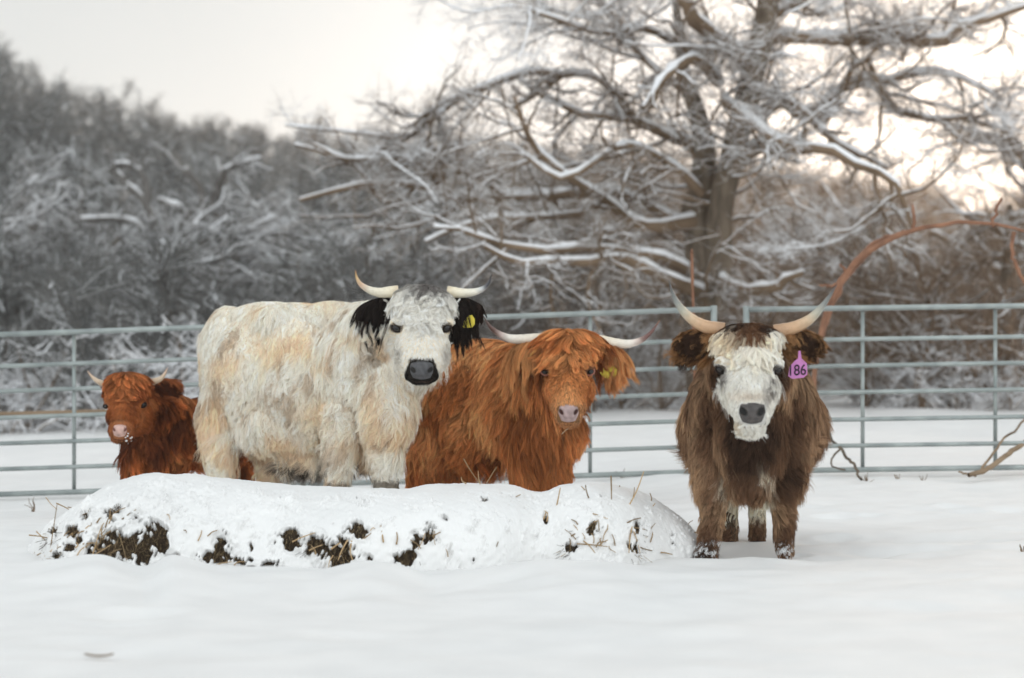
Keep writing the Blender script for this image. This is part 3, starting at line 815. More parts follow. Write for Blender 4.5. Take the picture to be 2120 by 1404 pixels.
    eye(B, S, 821, 679, 9, rot=28, sink=.1); eye(B, S, 924, 679, 9, rot=-28, sink=.12)
    nose_pad(B, S, 873, 767, 27, 20.5, (.085, .085, .09), (.003, .003, .003), bulge=6, nx=.66, ny=-.05, taper=.2, nrx=.23, nry=.40)
    mouth(B, S, [(852, 787), (862, 791), (873, 790), (886, 791), (896, 786)], 1.8)
    return B

# ================================================================== red cow
def red_cow():
    rng = np.random.default_rng(12)
    B = Beast('highland_cow', 14.9, (1010, 1037, 0), 'ginger long haired cow with wide dark tipped horns, standing right of the white cow', 'cow', 'cattle standing in the snow')
    body = [blob_e(925, 815, -130, 66, 100, 74), blob_e(985, 800, -80, 88, 92, 84), blob_e(1060, 815, -20, 88, 104, 84), blob_e(1130, 870, 50, 62, 84, 58), blob_e(1000, 860, -80, 90, 84, 76),
            blob_e(1010, 745, -60, 80, 40, 50), blob_e(1170, 890, 70, 38, 52, 42)]
    body += blob_chain([(1080, 780, 10, 72), (1130, 770, 60, 62), (1165, 770, 100, 52)])
    body += blob_chain([(1095, 910, 40, 42), (1092, 975, 46, 30), (1092, 1046, 46, 24)])
    body += blob_chain([(1150, 925, 70, 38), (1152, 980, 78, 28), (1152, 1050, 78, 24)])
    body += blob_chain([(888, 900, -120, 44), (878, 970, -120, 30), (876, 1030, -120, 24)])
    body += blob_chain([(950, 900, -180, 38), (950, 1020, -180, 24)])
    head = [blob_e(1178, 718, 150, 62, 36, 46), blob_e(1177, 755, 168, 56, 44, 48), blob_e(1176, 800, 190, 46, 44, 42), blob_e(1177, 838, 212, 38, 32, 36), blob_e(1177, 862, 216, 30, 24, 30),
            blob_e(1178, 800, 140, 52, 56, 46), blob_e(1130, 760, 186, 14, 12, 18), blob_e(1222, 760, 184, 14, 12, 18), blob_e(1176, 815, 224, 22, 36, 20)]
    S = sculpt(body + head, 4.2, 7)
    EY = [(1128, 769), (1222, 769)]
    red = np.array([.58, .235, .080]); dk = np.array([.32, .112, .036]); lt = np.array([.76, .40, .17])
    def ishead(P): return smooth(112, 140, P[:, 2])*(P[:, 1] < 905)*smooth(1095, 1112, P[:, 0])
    def col(P, N):
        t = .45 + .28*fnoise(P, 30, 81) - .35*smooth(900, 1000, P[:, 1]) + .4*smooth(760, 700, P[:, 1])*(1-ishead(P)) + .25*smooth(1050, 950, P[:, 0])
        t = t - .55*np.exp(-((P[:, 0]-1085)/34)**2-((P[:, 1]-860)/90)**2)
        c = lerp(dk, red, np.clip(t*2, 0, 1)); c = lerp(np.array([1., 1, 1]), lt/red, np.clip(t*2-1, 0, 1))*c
        h = ishead(P)
        mz = h*smooth(800, 850, P[:, 1])
        pal = h*(1-smooth(12, 24, np.abs(np.hypot((P[:, 0]-1177)/1.15, (P[:, 1]-858))-34)))*smooth(822, 840, P[:, 1])*.55
        c = c*(1-pal)[:, None] + pal[:, None]*np.array([.56, .33, .17])
        for ex, ey in EY:
            e = h*.7*(1-smooth(9, 15, np.hypot(P[:, 0]-ex, P[:, 1]-ey)))
            c = c*(1-e)[:, None] + e[:, None]*np.array([.30, .14, .09])
        return c
    B.skin('body', S, lambda P, N: col(P, N)*.4)  # hide darkened to paint shade into the gaps between locks
    def ln(P, N):
        L = 62 - 20*smooth(960, 1010, P[:, 1]) + 14*fnoise(P, 30, 82) - 20*smooth(-.4, -.95, N[:, 1])
        return np.maximum(L, 20)
    def dr(P, N):
        x = -.75*smooth(1120, 1040, P[:, 0])*smooth(1000, 800, P[:, 1]) + .28*fnoise(P, 45, 83)
        return np.stack([x, np.ones(len(P)), .12*fnoise(P, 40, 84)], -1)
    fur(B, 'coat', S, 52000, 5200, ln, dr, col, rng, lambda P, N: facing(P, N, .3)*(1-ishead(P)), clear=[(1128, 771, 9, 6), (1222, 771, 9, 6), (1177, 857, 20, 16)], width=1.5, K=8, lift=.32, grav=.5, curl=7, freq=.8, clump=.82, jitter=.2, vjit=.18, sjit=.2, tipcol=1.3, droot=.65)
    def keepeye(P, r=12):
        k = np.ones(len(P))
        for ex, ey in EY: k = k*smooth(r-2, r+1, np.hypot((P[:, 0]-ex)*.8, P[:, 1]-ey))
        return k
    pad = lambda P, N: 1-.999*((np.abs(P[:, 0]-1177) < 23)*(P[:, 1] > 838)*(P[:, 1] < 874)*(N[:, 2] > .2))
    fur(B, 'face_hair', S, 17000, 2200, lambda P, N: 8+9*smooth(28, 50, np.abs(P[:, 0]-1177))*smooth(770, 800, P[:, 1])-3*smooth(830, 850, P[:, 1])+5*smooth(872, 885, P[:, 1]),
        lambda P, N: np.stack([(P[:, 0]-1177)/34, .25+1.0*smooth(775, 850, P[:, 1]), .3*np.ones(len(P))], -1), col, rng, lambda P, N: ishead(P)*facing(P, N, .2)*keepeye(P)*pad(P, N), clear=[(1128, 771, 9, 6), (1222, 771, 9, 6), (1177, 857, 20, 16)], width=1.15, K=5, lift=.35, grav=.2, curl=1.2, clump=.5, jitter=.3, vjit=.12, sjit=.12, tipcol=1.2)
    def fld(P, N): return ishead(P)*smooth(772, 750, P[:, 1]+.28*np.abs(P[:, 0]-1178))*smooth(1102, 1110, P[:, 0])*keepeye(P, 17)*(.35+.65*facing(P, N, .3))
    fur(B, 'forelock', S, 15000, 560, lambda P, N: eyecap(P, 44-22*smooth(715, 765, P[:, 1])*smooth(0, 30, np.abs(P[:, 0]-1178))+6*fnoise(P, 20, 85)-8*smooth(35, 60, np.abs(P[:, 0]-1178)), EY, 20, 21),
        lambda P, N: np.stack([.3*np.sign(P[:, 0]-1180)+1.2*np.tanh((P[:, 0]-1180)/14)*smooth(80, 40, np.abs(P[:, 0]-1180))+.35*fnoise(P, 18, 86), .95-.9*smooth(1.2, .2, np.abs(P[:, 0]-1180)/10)*0+0*P[:, 0]-.9*smooth(750, 775, P[:, 1]), .15*np.ones(len(P))], -1),
        lambda P, N: lerp(np.array([.42, .155, .05]), np.array([.72, .34, .13]), np.clip(.5+.4*fnoise(P, 15, 87), 0, 1)), rng, fld, clear=[(1128, 771, 9, 6), (1222, 771, 9, 6), (1177, 857, 20, 16)], width=1.2, K=9, lift=.32, grav=.42, curl=6.5, freq=.85, clump=.8, jitter=.25, vjit=.25, sjit=.2, tipcol=1.5, droot=.6)
    for sg, pts in ((-1, [(1112, 722, 130, 17), (1085, 732, 124, 24), (1066, 742, 116, 17)]), (1, [(1240, 722, 130, 15), (1260, 728, 124, 19), (1280, 734, 116, 12)])):
        E = sculpt(blob_chain(pts), 3.0, 4)
        ec = lambda P, N, sg=sg: lerp(np.array([.26, .08, .025]), np.array([.62, .32, .13]), smooth(60, 105, np.abs(P[:, 0]-1177)+12*fnoise(P, 12, 88)))
        ear = B.skin('ear', E, lambda P, N: ec(P, N)*.7)
        fur(B, 'ear_hair', E, 4200, 150, lambda P, N, sg=sg: (54 if sg < 0 else 50)+14*fnoise(P, 10, 89), lambda P, N, sg=sg: np.stack([sg*(.08 if sg < 0 else .12)+0*P[:, 0], .9+0*P[:, 0], .1+0*P[:, 0]], -1), ec, rng, None,
            clear=[(1128, 771, 9, 6), (1222, 771, 9, 6), (1177, 857, 20, 16)], width=1.4, K=8, lift=.4, grav=1.3, curl=3.5, clump=.7, jitter=.15, parent=ear, tipcol=1.25)
        if sg == 1:
            cloth_tag(B, [(1240, 772), (1246, 762), (1256, 757), (1272, 757), (1279, 764), (1279, 776), (1272, 785), (1262, 786), (1250, 783)], 141, M_TAGY, ear)
    horn(B, [(1126, 704, 132), (1106, 703, 131), (1080, 703, 130), (1052, 700, 130), (1028, 688, 128), (1011, 672, 122), (1000, 652, 116)], 14.5, [(0, (.6, .5, .38)), (.1, (.72, .64, .52)), (.5, (.76, .70, .62)), (.6, (.5, .38, .34)), (.7, (.12, .06, .05)), (1, (.05, .025, .02))])
    horn(B, [(1226, 706, 132), (1246, 707, 131), (1272, 711, 132), (1302, 712, 136), (1328, 704, 140), (1348, 688, 146), (1366, 663, 152)], 14.5, [(0, (.6, .5, .36)), (.1, (.72, .62, .46)), (.5, (.76, .70, .62)), (.60, (.6, .48, .42)), (.68, (.16, .08, .07)), (.92, (.13, .055, .045)), (1, (.3, .12, .05))])
    eye(B, S, 1128, 770, 8, M_PINKLID, rot=20, yl=.75, sink=.15); eye(B, S, 1222, 770, 8, M_PINKLID, rot=-20, yl=.75, sink=.15)
    nose_pad(B, S, 1177, 856, 23, 20, (.42, .31, .30), (.05, .015, .012), bulge=6, nx=.66, ny=-.15, taper=.25, nrx=.2, nry=.40)
    mouth(B, S, [(1158, 877), (1168, 880), (1178, 880), (1190, 879), (1198, 876)], 1.3, (.12, .05, .035))
    # wisp of straw hanging from the chin
    w = S.w(1180, 885)+8
    p = spline([(1163, 899, w), (1170, 892, w+2), (1178, 886, w)], 6)
    V, Q = tubes(to_p(p)[None], np.full((1, 6), .8), 5)
    B.mesh('straw_wisp', to_p(V), Q, M_STRAW, col=np.tile([.62, .45, .28], (len(V), 1)))
    return B

# ================================================================== brown cow with white face
def brown_cow():
    rng = np.random.default_rng(13)
    B = Beast('highland_cow', 11.7, (1545, 1150, -150), 'dark brown shaggy cow with white face and pink ear tag, standing clear of the heap', 'cow', 'cattle standing in the snow')
    body = [blob_e(1556, 850, -40, 98, 112, 90), blob_e(1556, 880, -190, 138, 122, 130), blob_e(1560, 880, -320, 147, 118, 120), blob_e(1562, 880, -430, 108, 108, 90),
            blob_e(1556, 800, -120, 112, 90, 120), blob_e(1552, 900, 20, 70, 100, 60), blob_e(1552, 975, 25, 44, 62, 42), blob_e(1640, 860, -60, 48, 100, 70), blob_e(1472, 860, -60, 48, 100, 70)]
    body += blob_chain([(1555, 780, -20, 92), (1552, 760, 60, 76), (1550, 750, 110, 60)])
    body += blob_chain([(1478, 920, -20, 46), (1478, 980, -10, 40), (1476, 1050, 0, 26), (1472, 1098, 4, 21), (1466, 1130, 12, 23), (1461, 1152, 18, 26), (1460, 1162, 20, 26)])
    body += blob_chain([(1622, 920, -30, 46), (1620, 980, -26, 40), (1622, 1050, -22, 24), (1623, 1098, -20, 20), (1624, 1126, -18, 20), (1625, 1140, -12, 20)])
    body += blob_chain([(1590, 960, -420, 40), (1570, 1040, -400, 20), (1568, 1090, -390, 18), (1568, 1120, -385, 18)])
    body += blob_chain([(1500, 960, -430, 40), (1508, 1040, -400, 20), (1510, 1090, -390, 18), (1510, 1118, -385, 18)])
    head = [blob_e(1550, 705, 160, 70, 36, 50), blob_e(1550, 745, 178, 68, 46, 52), blob_e(1551, 795, 196, 58, 48, 48), blob_e(1554, 835, 212, 48, 38, 42), blob_e(1556, 862, 226, 38, 28, 32),
            blob_e(1553, 880, 206, 34, 20, 34), blob_e(1551, 800, 150, 62, 62, 50), blob_e(1494, 750, 208, 14, 12, 16), blob_e(1609, 752, 206, 14, 12, 16), blob_e(1556, 800, 236, 28, 46, 20)]
    S = sculpt(body + head, 4.6, 7)
    EY = [(1493, 763), (1608, 764)]
    dk = np.array([.045, .024, .015]); br = np.array([.155, .082, .046]); lt = np.array([.40, .26, .155]); cr = np.array([.74, .66, .52]); wh = np.array([.93, .90, .84])
    def ishead(P): return smooth(122, 150, P[:, 2])*(P[:, 1] < 905)*smooth(1462, 1474, P[:, 0])*smooth(1642, 1630, P[:, 0])
    def col(P, N):
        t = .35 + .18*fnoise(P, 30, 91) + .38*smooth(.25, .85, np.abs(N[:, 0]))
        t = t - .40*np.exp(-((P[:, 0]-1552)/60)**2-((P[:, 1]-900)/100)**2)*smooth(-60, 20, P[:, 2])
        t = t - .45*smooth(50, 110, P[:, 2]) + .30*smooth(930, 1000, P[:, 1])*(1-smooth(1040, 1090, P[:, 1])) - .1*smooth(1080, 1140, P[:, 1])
        t = np.clip(t, 0, 1)
        c = lerp(dk, br, np.clip(t*2, 0, 1)); c = lerp(np.array([1., 1, 1]), lt/br, np.clip(t*2-1, 0, 1))*c
        k = smooth(970, 1000, P[:, 1])*smooth(1085, 1065, P[:, 1])*smooth(52, 38, np.abs(P[:, 0]-1550))*smooth(14, 0, P[:, 2])
        k = np.maximum(k, np.exp(-((P[:, 0]-1583)/8)**2-((P[:, 1]-966)/16)**2)*1.1*smooth(-60, -20, P[:, 2]))
        k = np.maximum(k, np.exp(-((P[:, 0]-1500)/7)**2-((P[:, 1]-985)/24)**2)*.8*smooth(-60, -20, P[:, 2]))
        k = np.clip(k, 0, 1)
        c = c*(1-k)[:, None]+k[:, None]*cr
        sk = smooth(1108, 1128, P[:, 1])*smooth(-60, -40, P[:, 2])*smooth(.55, .9, fnoise(P, 3.2, 190))
        c = c*(1-sk)[:, None]+sk[:, None]*np.array([.85, .86, .87])
        h = ishead(P)
        f = h*smooth(685, 695, P[:, 1]+6*fnoise(P, 14, 92)-.05*np.abs(P[:, 0]-1550))
        c = c*(1-f)[:, None]+f[:, None]*wh
        sp = np.exp(-((P[:, 0]-1501)/9)**2-((P[:, 1]-782)/13)**2)*.8 + np.exp(-((P[:, 0]-1484)/7)**2-((P[:, 1]-758)/9)**2)*.6
        bl = smooth(.2, 1.0, fnoise(P*[1, .6, 1], 4.2, 94)+.25)*np.exp(-((P[:, 0]-1597+.25*(P[:, 1]-795))/11)**2-((P[:, 1]-800)/34)**2)*.85
        sp = np.clip(np.maximum(sp, bl), 0, 1)*h
        c = c*(1-sp)[:, None]+sp[:, None]*np.array([.06, .032, .02])
        y = h*np.exp(-((P[:, 0]-1550)/34)**2-((P[:, 1]-818)/10)**2)*.35
        c = c*(1-y)[:, None]+y[:, None]*np.array([.55, .38, .2])
        y = h*np.exp(-((P[:, 0]-1522)/12)**2-((P[:, 1]-880)/10)**2)*.5
        c = c*(1-y)[:, None]+y[:, None]*np.array([.62, .48, .28])
        for ex, ey in EY:
            e = h*.85*(1-smooth(8, 11.5, np.hypot(P[:, 0]-ex, (P[:, 1]-ey)*1.2)))
            c = c*(1-e)[:, None] + e[:, None]*np.array([.04, .025, .02])
        return c
    B.skin('body', S, lambda P, N: col(P, N)*.6)  # darker hide colour stands in for shadow gaps in the coat
    def ln(P, N):
        L = 29 + 6*smooth(900, 960, P[:, 1]) - 10*smooth(985, 1050, P[:, 1]) - 13*smooth(1080, 1125, P[:, 1])
        L = L + 14*smooth(.5, .9, np.abs(N[:, 0]))*smooth(1030, 980, P[:, 1])
        return L*(1+.22*np.clip(fnoise(P, 25, 94), -1.5, 1.2))*(1-.5*smooth(-330, -420, P[:, 2]))
    def dr(P, N):
        x = (P[:, 0]-1553)/170 + .25*fnoise(P, 40, 95)
        return np.stack([x, np.ones(len(P)), .25*fnoise(P, 40, 96)], -1)
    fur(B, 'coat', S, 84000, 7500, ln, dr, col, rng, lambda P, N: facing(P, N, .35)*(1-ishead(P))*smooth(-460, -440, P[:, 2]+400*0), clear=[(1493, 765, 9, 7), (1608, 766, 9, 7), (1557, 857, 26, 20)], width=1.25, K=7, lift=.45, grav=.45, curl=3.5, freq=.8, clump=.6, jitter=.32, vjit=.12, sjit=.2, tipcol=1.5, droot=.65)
    def keepeye(P, r=12.5):
        k = np.ones(len(P))
        for ex, ey in EY: k = k*smooth(r-2, r+1, np.hypot((P[:, 0]-ex)*.8, P[:, 1]-ey))
        return k
    pad = lambda P, N: 1-.999*((np.abs(P[:, 0]-1557) < 29)*(P[:, 1] > 832)*(P[:, 1] < 879)*(N[:, 2] > .2))
    fur(B, 'face_hair', S, 26000, 3000, lambda P, N: 9+10*smooth(30, 55, np.abs(P[:, 0]-1553))*smooth(765, 790, P[:, 1])+14*smooth(872, 895, P[:, 1])-2*smooth(820, 835, P[:, 1])*(np.abs(P[:, 0]-1556) < 36),
        lambda P, N: np.stack([(P[:, 0]-1553)/46, .45+.9*smooth(780, 850, P[:, 1]), .25*np.ones(len(P))], -1), col, rng, lambda P, N: ishead(P)*facing(P, N, .2)*keepeye(P)*pad(P, N), clear=[(1493, 765, 9, 7), (1608, 766, 9, 7), (1557, 857, 26, 20)], width=1.2, K=5, lift=.42, grav=.3, curl=1.8, clump=.55, jitter=.3, vjit=.05, sjit=.07)
    def fcol(P, N):
        c = lerp(np.array([.93, .88, .79]), np.array([.80, .66, .46]), np.clip(.25+.3*fnoise(P, 20, 97), 0, 1))
        d = smooth(694, 686, P[:, 1]+.22*np.abs(P[:, 0]-1550)+4*fnoise(P, 10, 98))
        return c*(1-d)[:, None]+d[:, None]*lerp(np.array([.035, .018, .012]), np.array([.17, .08, .04]), np.clip(.4+.5*fnoise(P, 12, 99), 0, 1))
    def fld(P, N): return ishead(P)*smooth(768, 738, P[:, 1]+.25*np.abs(P[:, 0]-1551))*keepeye(P, 17)*(.4+.6*facing(P, N, .3))
    fur(B, 'forelock', S, 16000, 560, lambda P, N: eyecap(P, (34+10*fnoise(P, 20, 100))*(1-.35*smooth(690, 680, P[:, 1])), EY, 19, 20),
        lambda P, N: np.stack([np.tanh((P[:, 0]-1551)/30)*(.25+.5*smooth(700, 685, P[:, 1]))+.4*fnoise(P, 18, 101), .9+0*P[:, 0]-.5*smooth(700, 685, P[:, 1]), .1*np.ones(len(P))], -1), fcol, rng, fld, clear=[(1493, 765, 9, 7), (1608, 766, 9, 7), (1557, 857, 26, 20)], width=1.3, K=9, lift=.38, grav=.8, curl=6.5, freq=1.0, clump=.9, jitter=.25, vjit=.09, sjit=.08, droot=.82, tipcol=1.04)
    for sg, pts in ((-1, [(1478, 706, 130, 20), (1446, 712, 120, 27), (1420, 714, 112, 20)]), (1, [(1628, 706, 130, 20), (1654, 710, 120, 26), (1680, 710, 112, 18)])):
        E = sculpt(blob_chain(pts), 3.0, 4)
        def ec(P, N, sg=sg):
            r = np.hypot((P[:, 0]-(1553+sg*112))/34, (P[:, 1]-712)/24)
            return lerp(np.array([.030, .014, .008]), np.array([.32, .17, .075]), smooth(.75, 1.15, r+.15*fnoise(P, 8, 102)))
        ear = B.skin('ear', E, ec)
        fur(B, 'ear_hair', E, 4600, 260, lambda P, N: 20+7*fnoise(P, 10, 103)+14*smooth(716, 730, P[:, 1]), lambda P, N, sg=sg: np.stack([sg*.6+0*P[:, 0], .4+0*P[:, 0], .3+0*P[:, 0]], -1), ec, rng, None,
            clear=[(1493, 765, 9, 7), (1608, 766, 9, 7), (1557, 857, 26, 20)], width=1.3, K=6, lift=.6, grav=.45, curl=4, clump=.7, jitter=.35, parent=ear, tipcol=1.3)
        if sg == 1:
            out = [(1630, 781), (1633, 760), (1645, 746), (1652, 741), (1653, 724), (1658, 724), (1660, 741), (1672, 752), (1673, 777), (1665, 784), (1640, 787)]
            tg = cloth_tag(B, out, 162, M_TAGP, ear)
            cu = bpy.data.curves.new('tag_number', 'FONT'); cu.body = '186'; cu.size = 1.0; cu.extrude = .02; cu.align_x = 'CENTER'; cu.align_y = 'CENTER'; cu.offset = .012
            to = bpy.data.objects.new('tmp', cu); SC.collection.objects.link(to)
            dg = bpy.context.evaluated_depsgraph_get(); dg.update()
            m = bpy.data.meshes.new_from_object(to.evaluated_get(dg)); bpy.data.objects.remove(to)
            vv = np.array([v.co[:] for v in m.vertices]); ff = [tuple(p.vertices) for p in m.polygons]; bpy.data.meshes.remove(m)
            vv[:, :2] -= (vv[:, :2].max(0)+vv[:, :2].min(0))/2
            ext = vv[:, :2].max(0)-vv[:, :2].min(0)
            q = np.stack([1652+vv[:, 0]*34/ext[0], 766-vv[:, 1]*23/ext[1]-.05*vv[:, 0]*34/ext[0], 162+1.0+vv[:, 2]*8+.5], -1)
            tri = []
            for f in ff:
                for k in range(1, len(f)-1): tri.append((f[0], f[k], f[k+1]))
            B.mesh('tag_number', q, np.array(tri), M_INK, ear, smooth_sh=False)
    ht = [(0, (.34, .20, .11)), (.3, (.54, .34, .20)), (.45, (.55, .40, .26)), (.58, (.42, .40, .32)), (.72, (.22, .23, .22)), (.9, (.10, .10, .10)), (1, (.05, .05, .05))]
    horn(B, [(1500, 684, 142), (1482, 681, 141), (1454, 674, 144), (1425, 655, 150), (1404, 630, 156), (1392, 606, 162), (1385, 580, 168)], 17, ht)
    horn(B, [(1602, 688, 142), (1618, 685, 141), (1648, 677, 144), (1678, 660, 150), (1700, 637, 156), (1717, 614, 162), (1732, 590, 168)], 17, ht)
    eye(B, S, 1493, 764, 10, rot=12, sink=.1, yl=.9); eye(B, S, 1608, 765, 10, rot=-12, sink=.1, yl=.9)
    nose_pad(B, S, 1557, 856, 30, 24, (.075, .068, .066), (.002, .002, .002), bulge=8, nx=.62, ny=-.15, taper=.22, nrx=.30, nry=.50)
    mouth(B, S, [(1533, 883), (1545, 885), (1558, 885), (1570, 884), (1580, 881)], 1.2, (.2, .12, .09))
    # wet wisps hanging behind the front leg
    for x0, y0, x1, y1 in ((1512, 1062, 1517, 1112), (1519, 1066, 1522, 1116), (1507, 1060, 1510, 1096)):
        p = spline([(x0, y0, -40), (x0-4, y0+14, -40), (x0+4, y0+30, -38), (x1-3, (y0+y1)/2+12, -38), (x1, y1, -38)], 14)
        V, Q = tubes(to_p(p)[None], np.linspace(2.2, .6, 14)[None], 6)
        B.mesh('belly_tassel', to_p(V), Q, M_HAIR, col=np.tile([.10, .07, .045], (len(V), 1)))
    return B

# ================================================================== calf
def calf():
    rng = np.random.default_rng(14)
    B = Beast('highland_calf', 15.2, (330, 1029, 0), 'small dark ginger calf with short horns and pink nose behind the heap', 'calf', 'cattle standing in the snow')
    body = [blob_e(300, 910, 10, 46, 66, 44), blob_e(360, 900, -50, 62, 74, 56), blob_e(420, 895, -110, 62, 72, 56), blob_e(470, 905, -150, 50, 64, 48), blob_e(355, 850, -40, 50, 36, 36)]
    body += blob_chain([(320, 860, 10, 42), (292, 845, 50, 42)])
    body += blob_chain([(278, 945, 30, 27), (270, 985, 34, 19), (268, 1036, 34, 16)])
    body += blob_chain([(322, 945, 20, 26), (320, 1036, 20, 16)])
    body += blob_chain([(470, 940, -130, 28), (470, 1024, -130, 17)])
    body += blob_chain([(500, 940, -190, 26), (505, 1020, -190, 16)])
    head = [blob_e(263, 796, 100, 46, 26, 36), blob_e(262, 825, 112, 44, 34, 38), blob_e(258, 860, 128, 38, 32, 34), blob_e(252, 888, 146, 28, 22, 26), blob_e(252, 903, 140, 23, 15, 22), blob_e(278, 860, 90, 38, 44, 34), blob_e(295, 832, 120, 10, 9, 14)]
    S = sculpt(body+head, 3.6, 6)
    dk = np.array([.14, .040, .016]); rd = np.array([.38, .115, .034]); lt = np.array([.56, .22, .08])
    EY = [(296, 838), (218, 840)]
    def ishead(P): return smooth(62, 84, P[:, 2])*(P[:, 1] < 925)
    def col(P, N):
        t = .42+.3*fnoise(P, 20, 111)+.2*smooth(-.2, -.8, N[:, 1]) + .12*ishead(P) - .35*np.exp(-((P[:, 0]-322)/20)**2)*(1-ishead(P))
        t = np.clip(t, 0, 1)
        c = lerp(dk, rd, np.clip(t*2, 0, 1)); c = lerp(np.array([1., 1, 1]), lt/rd, np.clip(t*2-1, 0, 1))*c
        h = ishead(P)
        m = h*np.exp(-(((P[:, 0]-250)/26)**2+((P[:, 1]-893)/20)**2)**2)*.7
        c = c*(1-m)[:, None]+m[:, None]*np.array([.36, .16, .085])
        d = h*np.exp(-((P[:, 0]-246)/20)**2-((P[:, 1]-869)/5)**2)*.6 + h*np.exp(-((P[:, 0]-258)/22)**2-((P[:, 1]-916)/7)**2)*.8
        d = np.clip(d, 0, 1)
        return c*(1-d)[:, None]+d[:, None]*np.array([.05, .022, .014])
    B.skin('body', S, lambda P, N: col(P, N)*.8)
    fur(B, 'coat', S, 20000, 1300, lambda P, N: 30+8*fnoise(P, 20, 112), lambda P, N: np.stack([.2+.3*fnoise(P, 30, 113), 1+0*P[:, 0], 0*P[:, 0]], -1), col, rng, lambda P, N: facing(P, N, .3)*(1-ishead(P)),
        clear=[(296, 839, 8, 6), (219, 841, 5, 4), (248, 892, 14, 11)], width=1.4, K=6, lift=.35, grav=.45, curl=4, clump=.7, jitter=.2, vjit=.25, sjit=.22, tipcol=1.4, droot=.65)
    def keepeye(P, r=7):
        k = np.ones(len(P))
        for ex, ey in EY: k = k*smooth(r-2, r+1, np.hypot((P[:, 0]-ex)*.8, P[:, 1]-ey))
        return k
    pad = lambda P, N: 1-.999*((np.abs(P[:, 0]-248) < 15)*(P[:, 1] > 881)*(P[:, 1] < 906)*(N[:, 2] > .2))
    fur(B, 'face_hair', S, 9000, 1300, lambda P, N: 8+4*smooth(20, 40, np.abs(P[:, 0]-262)), lambda P, N: np.stack([(P[:, 0]-256)/30, .3+.8*smooth(840, 890, P[:, 1]), .2+0*P[:, 0]], -1), col, rng,
        lambda P, N: ishead(P)*facing(P, N, .2)*keepeye(P)*pad(P, N), clear=[(296, 839, 8, 6), (219, 841, 5, 4), (248, 892, 14, 11)], width=1.1, K=4, lift=.35, grav=.2, curl=1, clump=.5, vjit=.12, sjit=.12)
    fur(B, 'forelock', S, 7500, 330, lambda P, N: eyecap(P, 26-12*smooth(800, 828, P[:, 1])+4*fnoise(P, 14, 114)-8*smooth(30, 45, np.abs(P[:, 0]-262)), EY, 9, 11), lambda P, N: np.stack([.8*np.tanh((P[:, 0]-262)/14)*smooth(60, 30, np.abs(P[:, 0]-262))+.35*fnoise(P, 12, 115), .8-1.1*smooth(805, 828, P[:, 1]), .2+0*P[:, 0]], -1),
        lambda P, N: lerp(np.array([.22, .06, .02]), np.array([.46, .165, .055]), np.clip(.5+.4*fnoise(P, 12, 116), 0, 1)), rng, lambda P, N: ishead(P)*smooth(836, 822, P[:, 1])*keepeye(P, 12), clear=[(296, 839, 8, 6), (219, 841, 5, 4), (248, 892, 14, 11)], width=1.15, K=7, lift=.38, grav=.5, curl=3, freq=.9, clump=.8, jitter=.25, vjit=.25, sjit=.2, tipcol=1.45, droot=.6)
    E = sculpt(blob_chain([(318, 812, 66, 13), (338, 806, 60, 20), (358, 800, 56, 14)]), 2.5, 3)
    def ec(P, N):
        r = np.hypot((P[:, 0]-342)/26, (P[:, 1]-806)/17)
        return lerp(np.array([.07, .02, .009]), np.array([.36, .12, .045]), smooth(.7, 1.1, r+.15*fnoise(P, 8, 117)))
    ear = B.skin('ear', E, ec)
    fur(B, 'ear_hair', E, 2200, 150, lambda P, N: 15+4*fnoise(P, 8, 118)+5*smooth(806, 815, P[:, 1]), lambda P, N: np.stack([.6+0*P[:, 0], .35+0*P[:, 0], .3+0*P[:, 0]], -1), ec, rng, None, clear=[(296, 839, 8, 6), (219, 841, 5, 4), (248, 892, 14, 11)], width=1.2, K=5, lift=.55, grav=.35, curl=2.5, clump=.6, parent=ear, tipcol=1.2)
    E = sculpt(blob_chain([(232, 815, 60, 11), (226, 822, 40, 13), (226, 830, 20, 10)]), 2.5, 3)
    ear = B.skin('ear', E, lambda P, N: np.tile([.2, .06, .02], (len(P), 1)))
    hc = [(0, (.40, .27, .17)), (.5, (.56, .44, .32)), (1, (.52, .33, .24))]
    horn(B, [(218, 797, 104), (200, 788, 108), (189, 778, 110), (181, 768, 112)], 7, hc)
    horn(B, [(312, 792, 96), (331, 785, 100), (341, 774, 102), (347, 761, 104)], 8, hc)
    eye(B, S, 296, 838, 6.5, rot=-10); eye(B, S, 219, 841, 5, rot=10)
    nose_pad(B, S, 248, 892, 16.5, 14, (.58, .38, .33), (.16, .06, .05), bulge=4, nx=.74, ny=-.2, taper=.2, nrx=.2, nry=.4)
    mouth(B, S, [(234, 909), (246, 911), (258, 911), (268, 908)], 1.2, (.08, .03, .02))
    for k in range(9):
        x, y = rng.normal(269, 5), rng.normal(910, 8); r = rng.uniform(1.4, 2.8)
        ellip(B, 'snow_crumb', (x, y, S.w(x, y, 130)+4), (r, r*.8, r), M_SNOW, seg=8, ring=6)
    return B
white_cow(); red_cow(); brown_cow(); calf()

# ================================================================== gates
def tube_obj(name, pts, r, mat, parent, sides=10, n=None):
    p = np.asarray(pts, float)
    if n: p = spline(p, n)
    rr = np.full(len(p), r) if np.isscalar(r) else np.interp(np.linspace(0, 1, len(p)), np.linspace(0, 1, len(r)), r)
    V, Q = tubes(p[None], rr[None], sides)
    k = len(p)
    caps = np.array([list(range(sides))[::-1], [(k-1)*sides+i for i in range(sides)]])
    return wmesh(name, V, [Q, caps], mat, parent)

